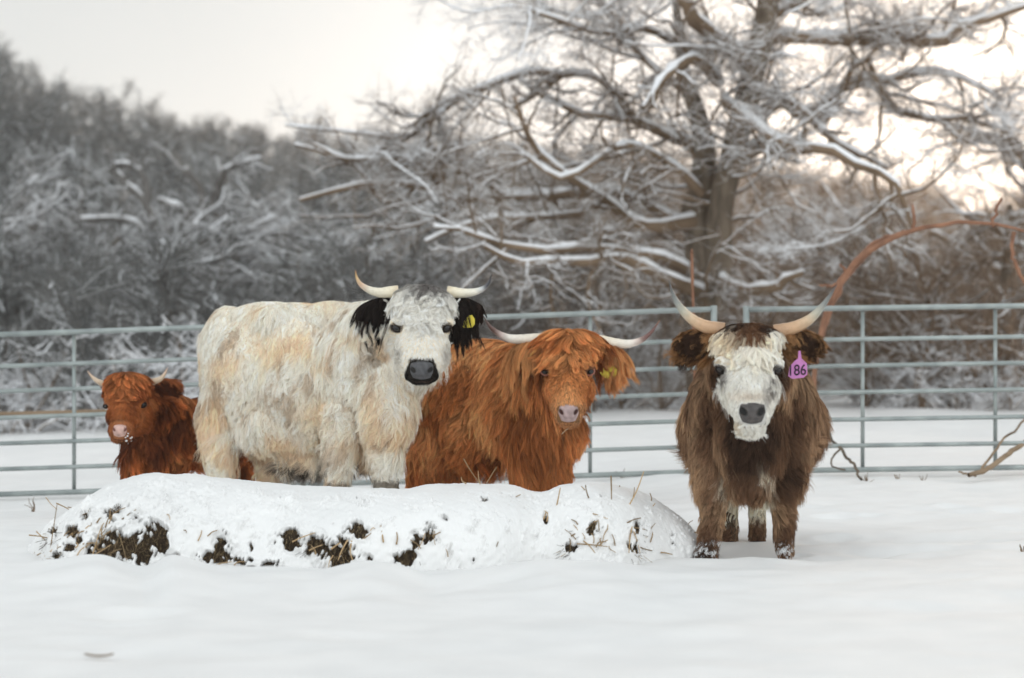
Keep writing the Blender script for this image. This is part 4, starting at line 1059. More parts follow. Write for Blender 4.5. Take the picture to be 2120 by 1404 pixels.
def gate(label, xL, xR, yL, yR, verts, group='tubular steel field gates'):
    """rows: the seven rail rows at the left and at the right end"""
    dL = 1.12*F/(yL[-1]-yL[0]); dR = 1.12*F/(yR[-1]-yR[0])
    a = px2w(xL, yL[-1], dL); g = empty('field_gate', tuple(a), label, 'gate', group)
    def pt(x, row):
        t = (x-xL)/(xR-xL)
        d = 1/((1-t)/dL + t/dR)
        y = yL[row]*(1-t)+yR[row]*t
        return px2w(x, y, d)
    for r in range(7):
        tube_obj('rail', [pt(xL, r), pt(xR, r)], .0195 if r in (0, 6) else .016, M_GALV, g)
    off = np.array([0, .026, 0])
    for x in (xL, xR):
        p0, p1 = pt(x, 0), pt(x, 6)
        tube_obj('end_tube', [p0+[0, 0, .025], p1-[0, 0, .025]], .0225, M_GALV, g)
    for x in verts:
        p0, p1 = pt(x, 0), pt(x, 6)
        tube_obj('upright', [p0+off+[0, 0, .01], p1+off], .014, M_GALV, g)
    return g
gate('long grey tubular gate behind the calf and the white cow', -230, 1478, [701, 767, 818, 873, 926, 979, 1031], [640, 704, 760, 814, 870, 924, 976], [152, 560, 880, 1222])
gate('grey tubular gate at the right edge behind the white faced cow', 1545, 2420, [641, 706, 761, 816, 872, 926, 976], [629, 692, 746, 801, 858, 913, 963], [1787, 2062, 2260])
# thin red stake
b = px2w(1441, 900, 17.3); b[2] = terrain(b[0], b[1]); tp = px2w(1432, 524, 17.3)
g = empty('marker_stake', tuple(b), 'thin rusty red stake standing in front of the big trunk', 'stake')
tube_obj('stake_rod', [b, (b+tp)/2+[.004, 0, 0], tp], .011, M_RUST, g, 8, 8)
tube_obj('stake_tip', [tp+[0, 0, .001], tp+[0, 0, .03]], [.012, .004], M_RUST, g, 8)
# old wooden rail behind the left gate
d = 19.5
b = px2w(120, 870, d); g = empty('wooden_rail', tuple(px2w(-40, 905, d)), 'weathered brown wooden rail behind the left gate near the calf', 'rail')
tube_obj('board', [px2w(-160, 860, d), px2w(60, 857, d), px2w(236, 852, d), px2w(440, 846, d)], .022, M_WOOD, g, 6)
for x in (-120, 430):
    q = px2w(x, 850, d+.06); z = q.copy(); z[2] = terrain(q[0], q[1])-.1
    tube_obj('leg', [z, q+[0, 0, .06]], .045, M_WOOD, g, 7)

# ================================================================== trees
class Wood:
    def __init__(s): s.p = []; s.snow = []
def wander(rng, start, dirs, L, n, wig, trop):
    """vectorised random branches -> (M,n,3)"""
    M = len(start); P = np.empty((M, n, 3)); P[:, 0] = start
    d = dirs.copy(); st = (L/(n-1))[:, None]
    for k in range(1, n):
        d = norm(d + rng.normal(0, wig, (M, 3)) + np.array([0, 0, trop]))
        P[:, k] = P[:, k-1] + d*st
    return P
def spawn(rng, P, R, per, ang=(35, 75), tmin=.2, lf=(.3, .55), lengths=None, flat=.0):
    M, n, _ = P.shape
    idx = np.repeat(np.arange(M), per); m = len(idx)
    t = rng.uniform(tmin, 1.0, m)*(n-1); k = np.minimum(t.astype(int), n-2); f = (t-k)[:, None]
    st = P[idx, k]*(1-f) + P[idx, k+1]*f
    ax = norm(P[idx, k+1]-P[idx, k])
    r = R[idx, k]*(1-f[:, 0]) + R[idx, k+1]*f[:, 0]
    rv = norm(rng.normal(size=(m, 3))); side = norm(np.cross(ax, rv)); side[:, 2] *= (1-flat); side = norm(side)
    a = np.radians(rng.uniform(*ang, m))[:, None]
    d = norm(ax*np.cos(a) + side*np.sin(a))
    L = lengths[idx]*rng.uniform(*lf, m)*(1-.35*t/(n-1))
    return st, d, L, r
def snow_on(P, R, rng, k=1.0, sides=5, minr=.004):
    M, n, _ = P.shape
    T = np.empty_like(P); T[:, 1:-1] = P[:, 2:]-P[:, :-2]; T[:, 0] = P[:, 1]-P[:, 0]; T[:, -1] = P[:, -1]-P[:, -2]
    T = norm(T); hz = np.sqrt(np.clip(1-T[..., 2]**2, 0, 1))
    nz = rng.uniform(.55, 1.25, (M, n))
    rs = (R*.62+minr)*k*smooth(.35, .8, hz)*nz
    Q = P.copy(); Q[..., 2] += R*.75 + rs*.25
    return tubes(Q, np.maximum(rs, 1e-4), sides)

def build_tree(name, label, limbs, rng, levels, parent_kw, base, twig_mat=None, snowk=1.0, minr=.004, trunk_idx=(), bark=None, dens=None, limbsnow=1.0):
    """limbs: list of (polyline (k,4) x,y,z,r)"""
    g = empty(name, tuple(base), label, 'tree', parent_kw)
    TV, TQ, o = [], [], 0
    LV, LQ, lo = [], [], 0
    SV, SQ, so = [], [], 0
    def add(buf, v, q):
        buf[0].append(v); buf[1].append(q+buf[2]); buf[2] += len(v)
    trunk = [[], [], 0]; crown = [[], [], 0]; snow = [[], [], 0]
    n0 = 14
    P = []; R = []
    for i, l in enumerate(limbs):
        s = spline(np.asarray(l, float), n0)
        s[:, :3] += rng.normal(0, .25, (n0, 3))*np.minimum(s[:, 3:4], .12)*np.linspace(0, 1, n0)[:, None]
        p, r = s[None, :, :3], s[None, :, 3]
        v, q = tubes(p, r, 10 if i in trunk_idx else 7)
        add(trunk if i in trunk_idx else crown, v, q)
        v, q = snow_on(p, r, rng, snowk*limbsnow, 6, .008*snowk); add(snow, v, q)
        if dens is None or dens[i] > 0: P.append(s[:, :3]); R.append(s[:, 3])
    P = np.array(P); R = np.array(R)
    lengths = np.linalg.norm(np.diff(P, axis=1), axis=2).sum(1)
    for (per, n, sides, lf, r0, wig, trop, sn, tmin) in levels:
        st, d, L, r = spawn(rng, P, R, per, lf=lf, lengths=lengths, tmin=tmin, flat=.2)
        P2 = wander(rng, st, d, L, n, wig, trop)
        rr = np.minimum(r*.6, r0)
        R2 = rr[:, None]*np.linspace(1, .35, n)[None]
        if sides: v, q = tubes(P2, R2, sides)
        else:
            Tt = norm(P2[:, -1]-P2[:, 0]); Sd = norm(np.cross(Tt, rng.normal(size=Tt.shape)))
            v, q = ribbons(P2, R2, np.repeat(Sd[:, None], P2.shape[1], 1))
        add(crown, v, q)
        if sn:
            v, q = snow_on(P2, R2, rng, snowk*sn, 4 if sides > 3 else 3, minr); add(snow, v, q)
        P, R, lengths = P2, R2, L
    if trunk[0]: wmesh('trunk', np.vstack(trunk[0]), np.vstack(trunk[1]), bark or M_BARK, g)
    c = wmesh('crown', np.vstack(crown[0]), np.vstack(crown[1]), twig_mat or M_TWIG, g)
    wmesh('lying_snow', np.vstack(snow[0]), np.vstack(snow[1]), M_TSNOW, g)
    return g

def trace(pts, d, rk=1.0):
    """pts (px,py,dd,rpx) at reference distance d; dd is offset in metres, r in px"""
    p = np.asarray(pts, float); D = d + p[:, 2]
    w = px2w(p[:, 0], p[:, 1], D)
    return np.column_stack([w, p[:, 3]*rk*D/F])

rt = np.random.default_rng(101)
D = 27.0
gb = px2w(1458, 866, D); gb[2] = terrain(gb[0], gb[1])
limbs = [
 [(1458, 880, 0, 40), (1456, 760, 0, 36), (1452, 640, 0, 36), (1452, 540, 0, 34), (1440, 440, .1, 30), (1462, 340, .2, 26), (1450, 250, .3, 21), (1420, 160, .4, 15), (1405, 60, .5, 10), (1395, -60, .6, 7)],
 [(1470, 640, 0, 34), (1488, 520, -.1, 30), (1492, 420, -.1, 27), (1520, 320, -.1, 27), (1545, 220, -.1, 27), (1562, 120, -.1, 26), (1590, 20, -.1, 24), (1610, -120, 0, 20)],
 [(1556, 150, -.1, 22), (1520, 110, -.3, 20), (1470, 70, -.6, 18), (1425, 20, -.9, 16), (1390, -60, -1, 14)],
 [(1560, 120, 0, 20), (1600, 80, .4, 15), (1680, 82, .6, 13), (1760, 85, .8, 14), (1850, 80, 1, 13), (1940, 92, 1, 13), (1980, 60, 1, 11), (2060, 35, 1, 8), (2150, 5, 1, 6)],
 [(1500, 210, -.3, 14), (1540, 240, -.8, 12), (1590, 280, -1.2, 11), (1650, 308, -1.6, 12), (1720, 312, -2, 11), (1790, 350, -2.2, 9), (1845, 365, -2.4, 8), (1870, 420, -2.5, 6), (1890, 480, -2.6, 4)],
 [(1525, 350, -.2, 16), (1560, 310, -.6, 16), (1610, 305, -1, 14), (1655, 300, -1.3, 10), (1668, 262, -1.5, 6)],
 [(1490, 170, -.3, 13), (1440, 125, -.8, 12), (1400, 140, -1.1, 11), (1360, 180, -1.4, 8), (1330, 225, -1.6, 5)],
 [(1475, 620, 0, 16), (1410, 590, -.5, 15), (1360, 570, -.8, 13), (1300, 535, -1.1, 11), (1220, 545, -1.4, 10), (1150, 545, -1.6, 8), (1060, 540, -1.8, 7), (1000, 510, -2, 5)],
 [(1420, 560, -.2, 14), (1370, 535, -.6, 11), (1290, 522, -.9, 10), (1210, 515, -1.2, 9), (1140, 520, -1.5, 8), (1040, 508, -1.7, 7), (960, 480, -2, 5), (900, 470, -2, 3)],
 [(1440, 460, 0, 18), (1330, 470, -.4, 13), (1260, 420, -.7, 11), (1190, 375, -.9, 9), (1120, 325, -1.1, 8), (1085, 260, -1.2, 6), (1065, 200, -1.3, 4)],
 [(1450, 480, .2, 14), (1360, 440, .3, 12), (1270, 395, .5, 11), (1160, 405, .6, 10), (1050, 410, .8, 10), (930, 410, .9, 9), (870, 385, 1, 8), (780, 380, 1, 7), (700, 395, 1, 6), (620, 415, 1, 4)],
 [(1455, 300, .3, 14), (1400, 290, .6, 12), (1320, 250, .8, 10), (1280, 245, 1, 9), (1220, 240, 1.1, 9), (1160, 215, 1.2, 7), (1100, 185, 1.3, 5), (1060, 150, 1.4, 3)],
 [(1320, 255, .8, 9), (1280, 200, .9, 8), (1230, 160, 1, 7), (1170, 155, 1, 7), (1120, 190, 1.1, 6), (1060, 225, 1.2, 5)],
 [(1160, 155, 1, 7), (1090, 150, 1, 8), (1010, 180, 1, 8), (950, 205, 1, 7), (890, 250, 1, 6), (840, 290, 1, 5), (760, 320, 1, 3)],
 [(1000, 185, 1, 7), (940, 205, 1, 6), (880, 240, 1, 5), (850, 285, 1, 5), (760, 280, 1, 4), (680, 270, 1, 3), (590, 260, 1, 2)],
 [(1460, 560, 0, 14), (1530, 600, -.4, 13), (1590, 600, -.7, 12), (1630, 580, -.9, 9), (1665, 565, -1, 6)],
 [(1545, 260, -.1, 12), (1620, 215, .3, 10), (1700, 260, .6, 9), (1780, 120, .8, 8), (1820, 180, .8, 8), (1850, 225, .8, 8), (1920, 245, .8, 7), (2010, 250, .8, 5), (2100, 275, .8, 3)],
 [(1540, 200, 0, 12), (1600, 200, .5, 11), (1680, 240, .9, 10), (1760, 170, 1.1, 9), (1850, 170, 1.3, 9), (1920, 145, 1.4, 8), (2000, 165, 1.5, 6), (2080, 210, 1.5, 4)],
 [(1600, 190, .2, 9), (1660, 230, .2, 9), (1700, 270, .1, 8), (1740, 300, 0, 7), (1800, 330, 0, 5), (1840, 350, 0, 4)],
 [(1450, 400, -.1, 12), (1400, 350, -.5, 9), (1300, 300, -.8, 8), (1240, 330, -1, 7), (1160, 370, -1.2, 6), (1060, 300, -1.3, 4)],
 [(1430, 200, .4, 9), (1340, 130, .8, 7), (1280, 60, 1, 6), (1240, 0, 1.2, 5), (1190, -60, 1.3, 4)],
 [(1400, 90, .4, 8), (1330, 60, .2, 7), (1250, 70, 0, 6), (1180, 50, -.2, 5), (1100, 20, -.3, 4)],
 [(1590, 40, 0, 12), (1660, 0, .2, 10), (1740, -40, .3, 9)],
 [(1270, 400, .4, 8), (1210, 440, .2, 8), (1120, 450, 0, 7), (1020, 455, -.1, 7), (950, 470, -.2, 5), (880, 500, -.3, 3)],
 [(930, 410, .9, 7), (870, 340, .9, 6), (800, 330, .9, 6), (720, 330, .9, 5), (650, 300, .9, 3)],
 [(1050, 410, .8, 7), (990, 370, .7, 6), (930, 350, .6, 6), (890, 320, .5, 5), (820, 300, .4, 3)],
 [(870, 385, 1, 6), (800, 420, 1.1, 5), (740, 350, 1.1, 5), (680, 320, 1, 4), (610, 300, 1, 3)],
]
LV = [(8, 7, 4, (.25, .5), .024, .22, .02, .9, .12), (7, 6, 3, (.4, .7), .011, .26, .02, .85, .12), (6, 5, 3, (.45, .8), .006, .30, .02, .45, .1), (4, 3, 0, (.5, .9), .0050, .3, .0, 0, .1)]
tl = []
for k, l in enumerate(limbs):
    tl.append(trace(l, D, 1.0 if k < 2 else .92))
for k in range(46):       # lesser limbs filling the crown
    st = tl[rt.choice([0, 1, 1, 2, 3, 3, 16, 17, 4, 18, 11, 20, 20, 21, 21, 22, 22, 13])]; s = spline(st, 40)[rt.integers(10, 38)]
    az = rt.uniform(0, 6.28); dd = norm(np.array([math.cos(az), math.sin(az)*.8, rt.uniform(-.1, .8)])); L = rt.uniform(1.2, 2.6)
    p = [s[:3]]
    for j in range(6): dd = norm(dd + rt.normal(0, .26, 3)); p.append(p[-1]+dd*L/6)
    tl.append(np.column_stack([np.array(p), min(s[3]*.45, .020)*np.linspace(1, .25, 7)]))
build_tree('spreading_oak', 'large bare spreading tree with snow lying along its limbs, right of centre behind the gates', tl, rt, LV, None, gb, trunk_idx=(0, 1), limbsnow=1.15)

def auto_limbs(rng, base, H, spread, nl, r0, lean=(0, 0), fork=.3):
    """trunk + limbs as (x,y,z,r)"""
    b = np.asarray(base, float); top = b + np.array([lean[0], lean[1], H*.85])
    ks = np.linspace(0, 1, 6); tr = b + (top-b)*ks[:, None] + rng.normal(0, .04*H*.5, (6, 3))*ks[:, None]*[1, 1, .2]
    trunk = np.column_stack([tr, r0*(1-.8*ks)+.01]); out = [trunk]
    for i in range(nl):
        t = rng.uniform(fork, .95); s = spline(trunk, 30)[int(t*29)]
        az = rng.uniform(0, 6.28); L = spread*rng.uniform(.6, 1.1)*(1.1-.5*t)
        d = np.array([math.cos(az), math.sin(az), rng.uniform(.25, 1.0)]); d /= np.linalg.norm(d)
        p = [s[:3]]; dd = d
        for k in range(5):
            dd = norm(dd + rng.normal(0, .28, 3) + [0, 0, .05]); p.append(p[-1]+dd*L/5)
        rr = s[3]*.6*np.linspace(1, .2, 6)
        out.append(np.column_stack([np.array(p), rr]))
    return out

# individually visible trees: (px at foot, distance, height, spread, trunk radius, label)
MIDT = [
 (15, 40, 3.6, 2.6, .12, 'dark leaning bare tree at the left edge behind the gate', (.5, 0), []),
 (120, 40, 3.2, 2.6, .10, 'bare tree with a snowy trunk arching right, second from the left edge', (1.0, 0), [[(95, 700, 0, 12), (120, 620, 0, 11), (165, 560, 0, 10), (215, 527, 0, 8), (290, 515, 0, 6)], [(20, 700, 0, 9), (100, 600, 0, 8), (140, 480, 0, 6), (170, 400, .4, 4)]]),
 (385, 38, 3.0, 2.5, .10, 'bare tree with forked snowy limbs rising behind the rump of the white cow', (-.5, 0), [[(385, 680, 0, 10), (350, 580, 0, 9), (310, 500, 0, 8), (270, 460, 0, 7), (170, 455, 0, 5)], [(322, 470, 0, 9), (300, 420, 0, 8), (250, 370, 0, 7), (235, 345, 0, 5)], [(306, 420, 0, 8), (298, 370, 0, 7), (275, 345, 0, 6), (232, 340, 0, 4)]]),
 (440, 41, 3.2, 2.6, .11, 'bare tree with a snowy v shaped fork above the back of the white cow', (.3, 0), [[(440, 640, 0, 12), (440, 560, 0, 11), (420, 490, 0, 10), (416, 400, 0, 8), (385, 350, 0, 6)], [(414, 490, 0, 9), (380, 440, 0, 8), (330, 412, 0, 6)], [(430, 440, 0, 8), (460, 370, 0, 7), (470, 350, 0, 6), (540, 330, 0, 4)], [(400, 620, .2, 9), (430, 560, .2, 8), (480, 500, .2, 6), (570, 450, .2, 4)]]),
 (560, 43, 3.0, 2.4, .09, 'slender bare tree above the shoulder of the white cow', (.4, 0), []),
 (770, 36, 3.0, 2.0, .07, 'low snowy many stemmed tree just left of the white cow head', (0, 0), [[(770, 650, 0, 8), (760, 590, 0, 6), (742, 555, 0, 5), (730, 530, 0, 3)], [(790, 650, 0, 8), (800, 590, 0, 7), (830, 550, 0, 5)]]),
 (1030, 42, 3.0, 2.4, .10, 'bare tree with a pale trunk above the left horn of the ginger cow', (0, 0), []),
 (1210, 43, 3.0, 2.4, .11, 'bare tree behind the ginger cow head between two long snowy boughs', (-.3, 0), []),
 (1660, 38, 2.6, 2.2, .09, 'slim bare tree between the big trunk and the bowed red bough', (.3, 0), []),
 (1800, 38, 2.6, 2.4, .10, 'pale branched tree crossing under the bowed red bough', (.2, 0), [[(1800, 640, 0, 9), (1790, 570, 0, 8), (1770, 500, 0, 7), (1750, 480, 0, 5)], [(2120, 600, 0, 9), (2040, 545, 0, 9), (1985, 510, 0, 8), (1925, 480, 0, 6)]]),
 (1920, 40, 3.2, 2.4, .10, 'leaning bare tree seen through the right hand gate', (-.9, 0), []),
 (2075, 32, 3.0, 2.2, .13, 'thick bare trunk near the right edge beyond the gate', (.1, 0), []),
 (2200, 34, 4.5, 3.4, .12, 'bare tree whose twigs reach in from the right edge', (-.8, 0), []),
 (-90, 38, 3.8, 2.8, .12, 'bare tree whose boughs reach in from the left edge', (.6, 0), []),
]
LVM = [(6, 6, 3, (.3, .6), .018, .25, .02, .9, .15), (6, 5, 3, (.4, .7), .009, .28, .02, .55, .1), (6, 4, 3, (.45, .8), .006, .3, .0, 0, .1)]
for i, (px, d, H, sp, r0, lab, lean, tr) in enumerate(MIDT):
    r_ = np.random.default_rng(200+i)
    b = px2w(px, 860, d); b[2] = terrain(b[0], b[1]) - .05
    lb = auto_limbs(r_, b, H, sp, 13, r0, lean) + [trace(t, d) for t in tr]
    build_tree('bare_tree', lab, lb, r_, LVM, 'bare snowy trees beyond the gates', b, trunk_idx=(0,), minr=.007, snowk=1.1, limbsnow=1.0, twig_mat=M_TWIGC if px < 1000 else M_TWIG)

EXTRA = [(60, 46, 'far left'), (240, 47, 'left of the white cow'), (310, 44, 'above the calf'), (500, 48, 'above the back of the white cow'), (640, 40, 'above the shoulder of the white cow'), (690, 47, 'left of the white cow horns'),
         (850, 45, 'above the white cow head'), (930, 39, 'right of the white cow horns'), (1110, 46, 'above the ginger cow'), (1300, 40, 'between the ginger cow and the big trunk'), (1370, 46, 'just left of the big trunk'),
         (1560, 44, 'just right of the big trunk'), (1720, 46, 'behind the foot of the bowed bough'), (1860, 45, 'under the crown of the bowed bough'), (1990, 42, 'under the right end of the bowed bough')]
for i, (px, d, wh) in enumerate(EXTRA):
    r_ = np.random.default_rng(400+i)
    b = px2w(px, 860, d); b[2] = terrain(b[0], b[1]) - .05
    H = (2.9 if px < 1000 else 2.3)*r_.uniform(.85, 1.15)
    lb = auto_limbs(r_, b, H, 2.0, 12, .085, (r_.normal(0, .3), 0), fork=.2)
    build_tree('bare_tree', 'snow dusted small bare tree ' + wh, lb, r_, LVM, 'bare snowy trees beyond the gates', b, trunk_idx=(0,), minr=.006, snowk=1.05, twig_mat=M_TWIGC if px < 1000 else M_TWIG)

# low snow covered bushes at the foot of the wood
BUSH = [(40, 27.5, 'left edge behind the gate'), (170, 28, 'behind the first upright of the left gate'), (300, 27, 'above the calf head'), (370, 28.5, 'between the calf and the white cow'),
        (1270, 28, 'right of the ginger cow head behind the gate'), (1350, 29, 'between the ginger and the white faced cow'), (1850, 28.5, 'in the middle of the right hand gate'), (2000, 28, 'towards the right edge behind the gate')]
for i, (px, d, wh) in enumerate(BUSH):
    r_ = np.random.default_rng(300+i)
    b = px2w(px, 860, d); b[2] = terrain(b[0], b[1]) - .05
    lb = []
    for k in range(16):
        az = r_.uniform(0, 6.28); dd = norm(np.array([math.cos(az)*.8, math.sin(az)*.8, r_.uniform(.5, 1.2)])); L = r_.uniform(.6, 1.3)
        p = [b + [r_.normal(0, .2), r_.normal(0, .2), 0]]
        for j in range(4): dd = norm(dd + r_.normal(0, .3, 3)); p.append(p[-1]+dd*L/4)
        lb.append(np.column_stack([np.array(p), np.linspace(.014, .005, 5)]))
    build_tree('snowy_bush', 'low snow covered bush ' + wh, lb, r_, [(6, 5, 3, (.35, .7), .008, .35, .05, .9, .1), (6, 4, 3, (.4, .8), .005, .35, 0, .6, .1)], 'snowy bushes at the foot of the wood', b, minr=.012)
    SC.objects[-1] if False else None

# the wooded hillside: one mass of far bare trees
def proto(rng, H, n1=16, n2=10, n3=4, wk=1.0):
    P0 = [np.array([[0, 0, 0], [rng.normal(0, .1), rng.normal(0, .1), H*.3], [rng.normal(0, .2), rng.normal(0, .2), H*.6], [rng.normal(0, .35), rng.normal(0, .35), H]])]
    P0 = np.array(P0); R0 = np.array([[.11, .09, .06, .02]])
    out = [(P0, R0, 4)]; lens = np.array([H])
    st, d, L, r = spawn(rng, P0, R0, n1, tmin=.2, lf=(.3, .5), lengths=lens, ang=(30, 65)); P1 = wander(rng, st, d, L, 4, .2, .12); R1 = np.minimum(r, .05)[:, None]*np.linspace(1, .4, 4)
    out.append((P1, R1, 3))
    st, d, L, r = spawn(rng, P1, R1, n2, tmin=.15, lf=(.4, .7), lengths=L, ang=(30, 65)); P2 = wander(rng, st, d, L, 4, .22, .08); R2 = np.full((len(L), 1), .014*wk)*np.linspace(1, .6, 4)
    out.append((P2, R2, 0))
    st, d, L, r = spawn(rng, P2, R2, n3, tmin=.15, lf=(.5, .9), lengths=L, ang=(30, 65)); P3 = wander(rng, st, d, L, 3, .22, .05); R3 = np.full((len(L), 1), .011*wk)*np.linspace(1, .6, 3)
    out.append((P3, R3, 0))
    V = []; Q = []; C = []; off = 0
    for P, R, s in out:
        if s: v, q = tubes(P, R, s)
        else:
            T = norm(P[:, -1]-P[:, 0]); S = norm(np.cross(T, rng.normal(size=T.shape)))
            v, q = ribbons(P, R, np.repeat(S[:, None], P.shape[1], 1))
        V.append(v); Q.append(q+off); C.append(np.zeros(len(v))); off += len(v)
    # snow resting on limbs
    for P, R, k in ((P1, R1, 1.0), (P2, R2, 1.0)):
        keep = rng.random(len(P)) < (.8 if P is P1 else .34); P = P[keep]; R = R[keep]
        Qs = P.copy(); Qs[..., 2] += R*.9+.012; T = norm(P[:, -1]-P[:, 0]); S = norm(np.cross(T, np.array([0, 0, 1.]))+1e-6)
        S = norm(S + np.array([0, 0, .5]))
        hz = np.sqrt(np.clip(1-T[:, 2]**2, 0, 1))[:, None]
        v, q = ribbons(Qs, (R*.8+.012)*hz, np.repeat(S[:, None], P.shape[1], 1))
        V.append(v); Q.append(q+off); C.append(np.ones(len(v))); off += len(v)
    return np.vstack(V), np.vstack(Q), np.concatenate(C)
rf = np.random.default_rng(77)
protos = [proto(rf, 6.5) for _ in range(6)]
fprotos = [proto(rf, 6.5, 14, 7, 2, 2.3) for _ in range(6)]
SKY = ([-300, 0, 60, 170, 260, 420, 520, 700, 900, 1100, 1500, 1900, 2000, 2060, 2120, 2400], [40, 70, 115, 175, 175, 225, 232, 250, 250, 265, 290, 340, 400, 395, 330, 300])
AV, AQ, AC, off = [], [], [], 0
cnt = 0
dd_ = 30.5
while dd_ < 172:
    half = dd_*.25 + 4
    x = -half + rf.uniform(0, 2)
    while x < half:
        ang = x/dd_
        v, q, c = (protos if dd_ < 75 else fprotos)[rf.integers(6)]
        a = rf.uniform(0, 6.28); s = rf.uniform(.7, 1.25)*(1.0 if dd_ < 90 else 1.12)
        wm = float(smooth(-.08, .14, ang))
        ysky = np.interp(CX+ang*F, SKY[0], SKY[1])
        Hmax = CH + (HY-ysky-(50 if dd_ < 95 else 0))*dd_/F - float(terrain(x, dd_))
        s = min(s, max(Hmax/6.9, .25)*rf.uniform(.66, .93)*(.55 + .45*min(max((dd_-30)/16, 0), 1)))
        if dd_ > 80: s = min(s, rf.uniform(.56, .68))
        ca, sa = math.cos(a)*s, math.sin(a)*s
        X = v[:, 0]*ca - v[:, 1]*sa + x + rf.normal(0, .5); yb = dd_ + rf.normal(0, .9)
        Y = v[:, 0]*sa + v[:, 1]*ca + yb
        Z = v[:, 2]*s + float(terrain(x, yb)) - .1
        AV.append(np.stack([X, Y, Z], -1)); AQ.append(q+off); off += len(v)
        b1 = (np.array([.125, .128, .127])*(1-wm) + np.array([.20, .135, .09])*wm)*rf.uniform(.7, 1.3); cc = np.where(c[:, None] > .5, np.array([.78, .79, .80]), b1)
        AC.append(cc); cnt += 1
        x += rf.uniform(1.3, 2.5)*(1+dd_/400)
    dd_ += 2.6*(1+dd_/120)
dd_ = 27.6
while dd_ < 42:                      # undergrowth at the edge of the wood
    half = dd_*.25 + 3; x = -half
    while x < half:
        v, q, c = protos[rf.integers(6)]; a = rf.uniform(0, 6.28); s = rf.uniform(.2, .36); ca, sa = math.cos(a)*s*1.5, math.sin(a)*s*1.5
        yb = dd_ + rf.normal(0, .5); wm = float(smooth(-.08, .14, x/dd_))
        X = v[:, 0]*ca - v[:, 1]*sa + x; Y = v[:, 0]*sa + v[:, 1]*ca + yb; Z = v[:, 2]*s + float(terrain(x, yb)) - .35
        AV.append(np.stack([X, Y, Z], -1)); AQ.append(q+off); off += len(v)
        b1 = (np.array([.125, .124, .120])*(1-wm) + np.array([.17, .12, .085])*wm)*rf.uniform(.7, 1.3)
        AC.append(np.where(c[:, None] > .5, np.array([.78, .79, .80]), b1)); x += rf.uniform(.6, 1.4)
    dd_ += 2.0
print('far trees', cnt, 'verts', off)
wd = mesh_from('hillside_wood', np.vstack(AV), np.vstack(AQ), M_FAR, col=np.vstack(AC), smooth_sh=False)
tag(wd, 'bare grey brown wood covering the snowy hillside', 'woodland', kind='stuff')

# bowed reddish bough over the right hand gate
def bough(name, label, cat, lines, d, mat=M_RUST, rk=.62, group=None):
    b = px2w(lines[0][0][0], lines[0][0][1], d)
    g = empty(name, tuple(b), label, cat, group)
    for k, l in enumerate(lines):
        t = trace(l, d, rk); s = spline(t, 20 if len(l) > 3 else 8)
        s[:, :3] += np.random.default_rng(k).normal(0, .006, (len(s), 3))
        V, Q = tubes(s[None, :, :3], s[None, :, 3], 8)
        wmesh('stem' if k == 0 else 'side_branch', V, Q, mat, g)
    return g
bough('bowed_bough', 'reddish brown bough bent in a high arch over the right hand gate', 'branch', [
 [(1668, 880, 0, 7), (1690, 760, 0, 8), (1712, 640, 0, 9), (1745, 575, 0, 9), (1800, 520, 0, 9), (1870, 485, 0, 8), (1940, 468, 0, 7), (2010, 462, 0, 6), (2080, 468, 0, 5), (2140, 485, 0, 4)],
 [(1800, 520, 0, 12), (1760, 560, .1, 13), (1725, 620, .2, 11), (1700, 700, .3, 8)], [(1895, 478, 0, 6), (1893, 450, 0, 5), (1888, 424, 0, 4)], [(2054, 470, 0, 6), (2060, 440, 0, 5), (2071, 410, 0, 4)],
 [(1730, 590, 0, 5), (1712, 592, 0, 4), (1698, 590, 0, 3)], [(1752, 566, 0, 5), (1745, 552, 0, 4), (1738, 545, 0, 3)], [(1880, 480, 0, 7), (1820, 500, .1, 9), (1770, 545, .1, 9), (1740, 590, .1, 7)],
 [(2100, 480, 0, 7), (2095, 520, 0, 6), (2110, 560, 0, 6), (2150, 640, 0, 5)]], 18.4, rk=.66)
bough('fallen_branch', 'thin grey fallen branch leaning on the gate beside the white faced cow', 'branch', [
 [(1705, 880, 0, 5), (1740, 930, -.3, 5), (1765, 962, -.6, 5), (1782, 992, -.9, 4)], [(1740, 930, -.3, 4), (1720, 960, -.4, 3), (1750, 975, -.6, 3)]], 17.0, M_BARK, group='fallen branches by the gate')
bough('fallen_branch', 'thick brown fallen branch propped through the right hand gate', 'branch', [
 [(2005, 985, -.7, 8), (2050, 968, -.6, 9), (2085, 940, -.4, 9), (2125, 915, -.2, 8), (2200, 850, 0, 6)], [(2030, 978, -.6, 5), (2070, 920, -.3, 4), (2110, 880, 0, 4), (2180, 800, .3, 3)], [(2020, 985, -.7, 4), (1985, 978, -.6, 3)]], 17.0, M_WOOD, group='fallen branches by the gate')

# dry weeds poking through the snow along the gates
rw = np.random.default_rng(55)
def weed(px, py, d, n, hgt, label):
    b = px2w(px, py, d); b[2] = terrain(b[0], b[1])
    g = empty('dry_weed', tuple(b), label, 'weed', 'dry weeds poking through the snow')
    for k in range(n):
        dd = norm(np.array([rw.normal(0, .4), rw.normal(0, .4), 1.])); L = hgt*rw.uniform(.6, 1.1)
        p = [b - [0, 0, .02]]
        for j in range(4): dd = norm(dd + rw.normal(0, .22, 3)); p.append(p[-1]+dd*L/4)
        V, Q = tubes(np.array(p)[None], np.linspace(.004, .0015, 5)[None], 5)
        wmesh('stem', V, Q, M_WOOD, g)
weed(1290, 985, 16.9, 9, .09, 'small tuft of dry weed by the gate right of the ginger cow')
weed(70, 1040, 15.7, 5, .16, 'curled dry weed in the snow at the left edge by the gate')
weed(1665+130, 985, 16.3, 8, .08, 'dry weed tuft at the foot of the right gate upright')
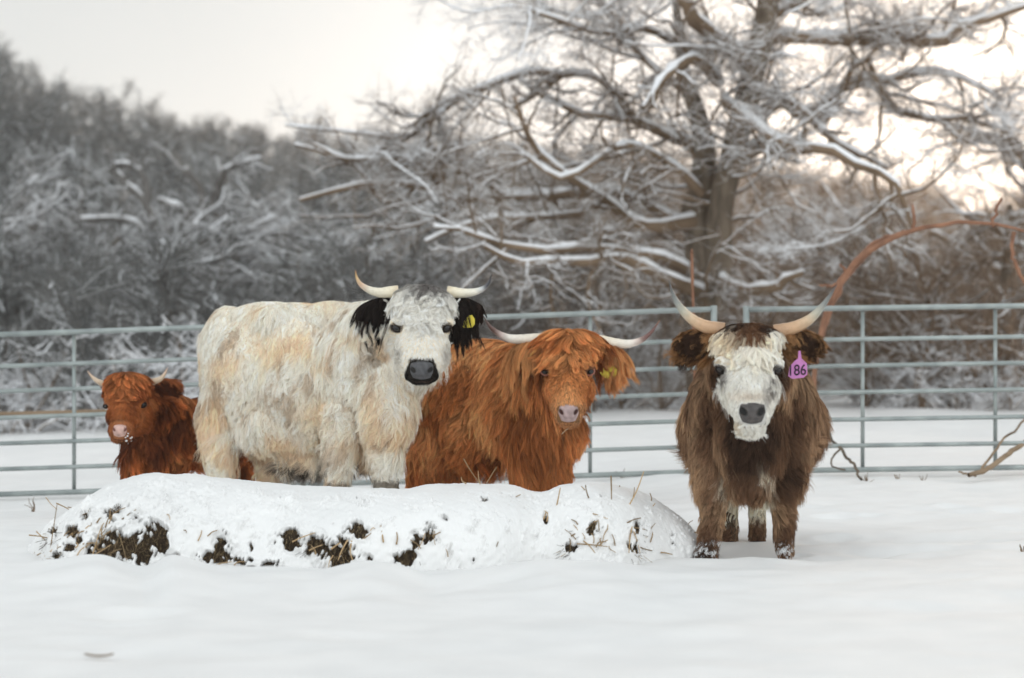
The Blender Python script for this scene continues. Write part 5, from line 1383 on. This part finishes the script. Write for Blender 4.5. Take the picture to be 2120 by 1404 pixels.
weed(1860, 985, 16.6, 5, .07, 'short dry weed under the middle of the right gate')
weed(1910, 985, 16.6, 5, .07, 'short dry weed left of the thick fallen branch')
weed(2118, 1140, 11.8, 7, .06, 'dark grass tuft in the snow at the far right edge')
# leaf lying in the front snow
b = px2w(205, 1356, 8.3); b[2] = terrain(b[0], b[1]) + .012
n = 9; t = np.linspace(-1, 1, n); wv = .012*np.sqrt(1-t**2*.98)
X = np.concatenate([b[0]+t*.05, b[0]+t*.05, b[0]+t*.05]); Yv = np.concatenate([b[1]-wv, b[1]+0*t, b[1]+wv]); Z = np.concatenate([b[2]+.004+.008*t**2, b[2]+0*t+.008*t**2, b[2]+.004+.008*t**2])
i = np.arange(3*n).reshape(3, n); Q = np.stack([i[:-1, :-1], i[:-1, 1:], i[1:, 1:], i[1:, :-1]], -1).reshape(-1, 4)
lf = mesh_from('dead_leaf', np.stack([X, Yv, Z], -1), Q, M_WOOD); md = lf.modifiers.new('s', 'SOLIDIFY'); md.thickness = .002
tag(lf, 'single brown curled leaf on the snow near the bottom left corner', 'leaf')

# ------------------------------------------------------------------ haze
def haze_box():
    x0, x1, y0, y1, z0, z1 = -1600, 1600, -400, 2500, -14, 26
    v = [(x, y, z) for z in (z0, z1) for y in (y0, y1) for x in (x0, x1)]
    f = [(0, 2, 3, 1), (4, 5, 7, 6), (0, 1, 5, 4), (2, 6, 7, 3), (0, 4, 6, 2), (1, 3, 7, 5)]
    m = bpy.data.materials.new('haze'); m.use_nodes = True; t = m.node_tree; t.nodes.clear()
    o = t.nodes.new('ShaderNodeOutputMaterial'); vol = t.nodes.new('ShaderNodeVolumePrincipled')
    vol.inputs['Color'].default_value = (.94, .90, .85, 1); vol.inputs['Density'].default_value = .0009; vol.inputs['Anisotropy'].default_value = .87
    t.links.new(vol.outputs[0], o.inputs['Volume'])
    h = mesh_from('haze', np.array(v, float), np.array(f), m, smooth_sh=False); tag(h, kind='stuff')
haze_box()
SC.cycles.volume_bounces = 1
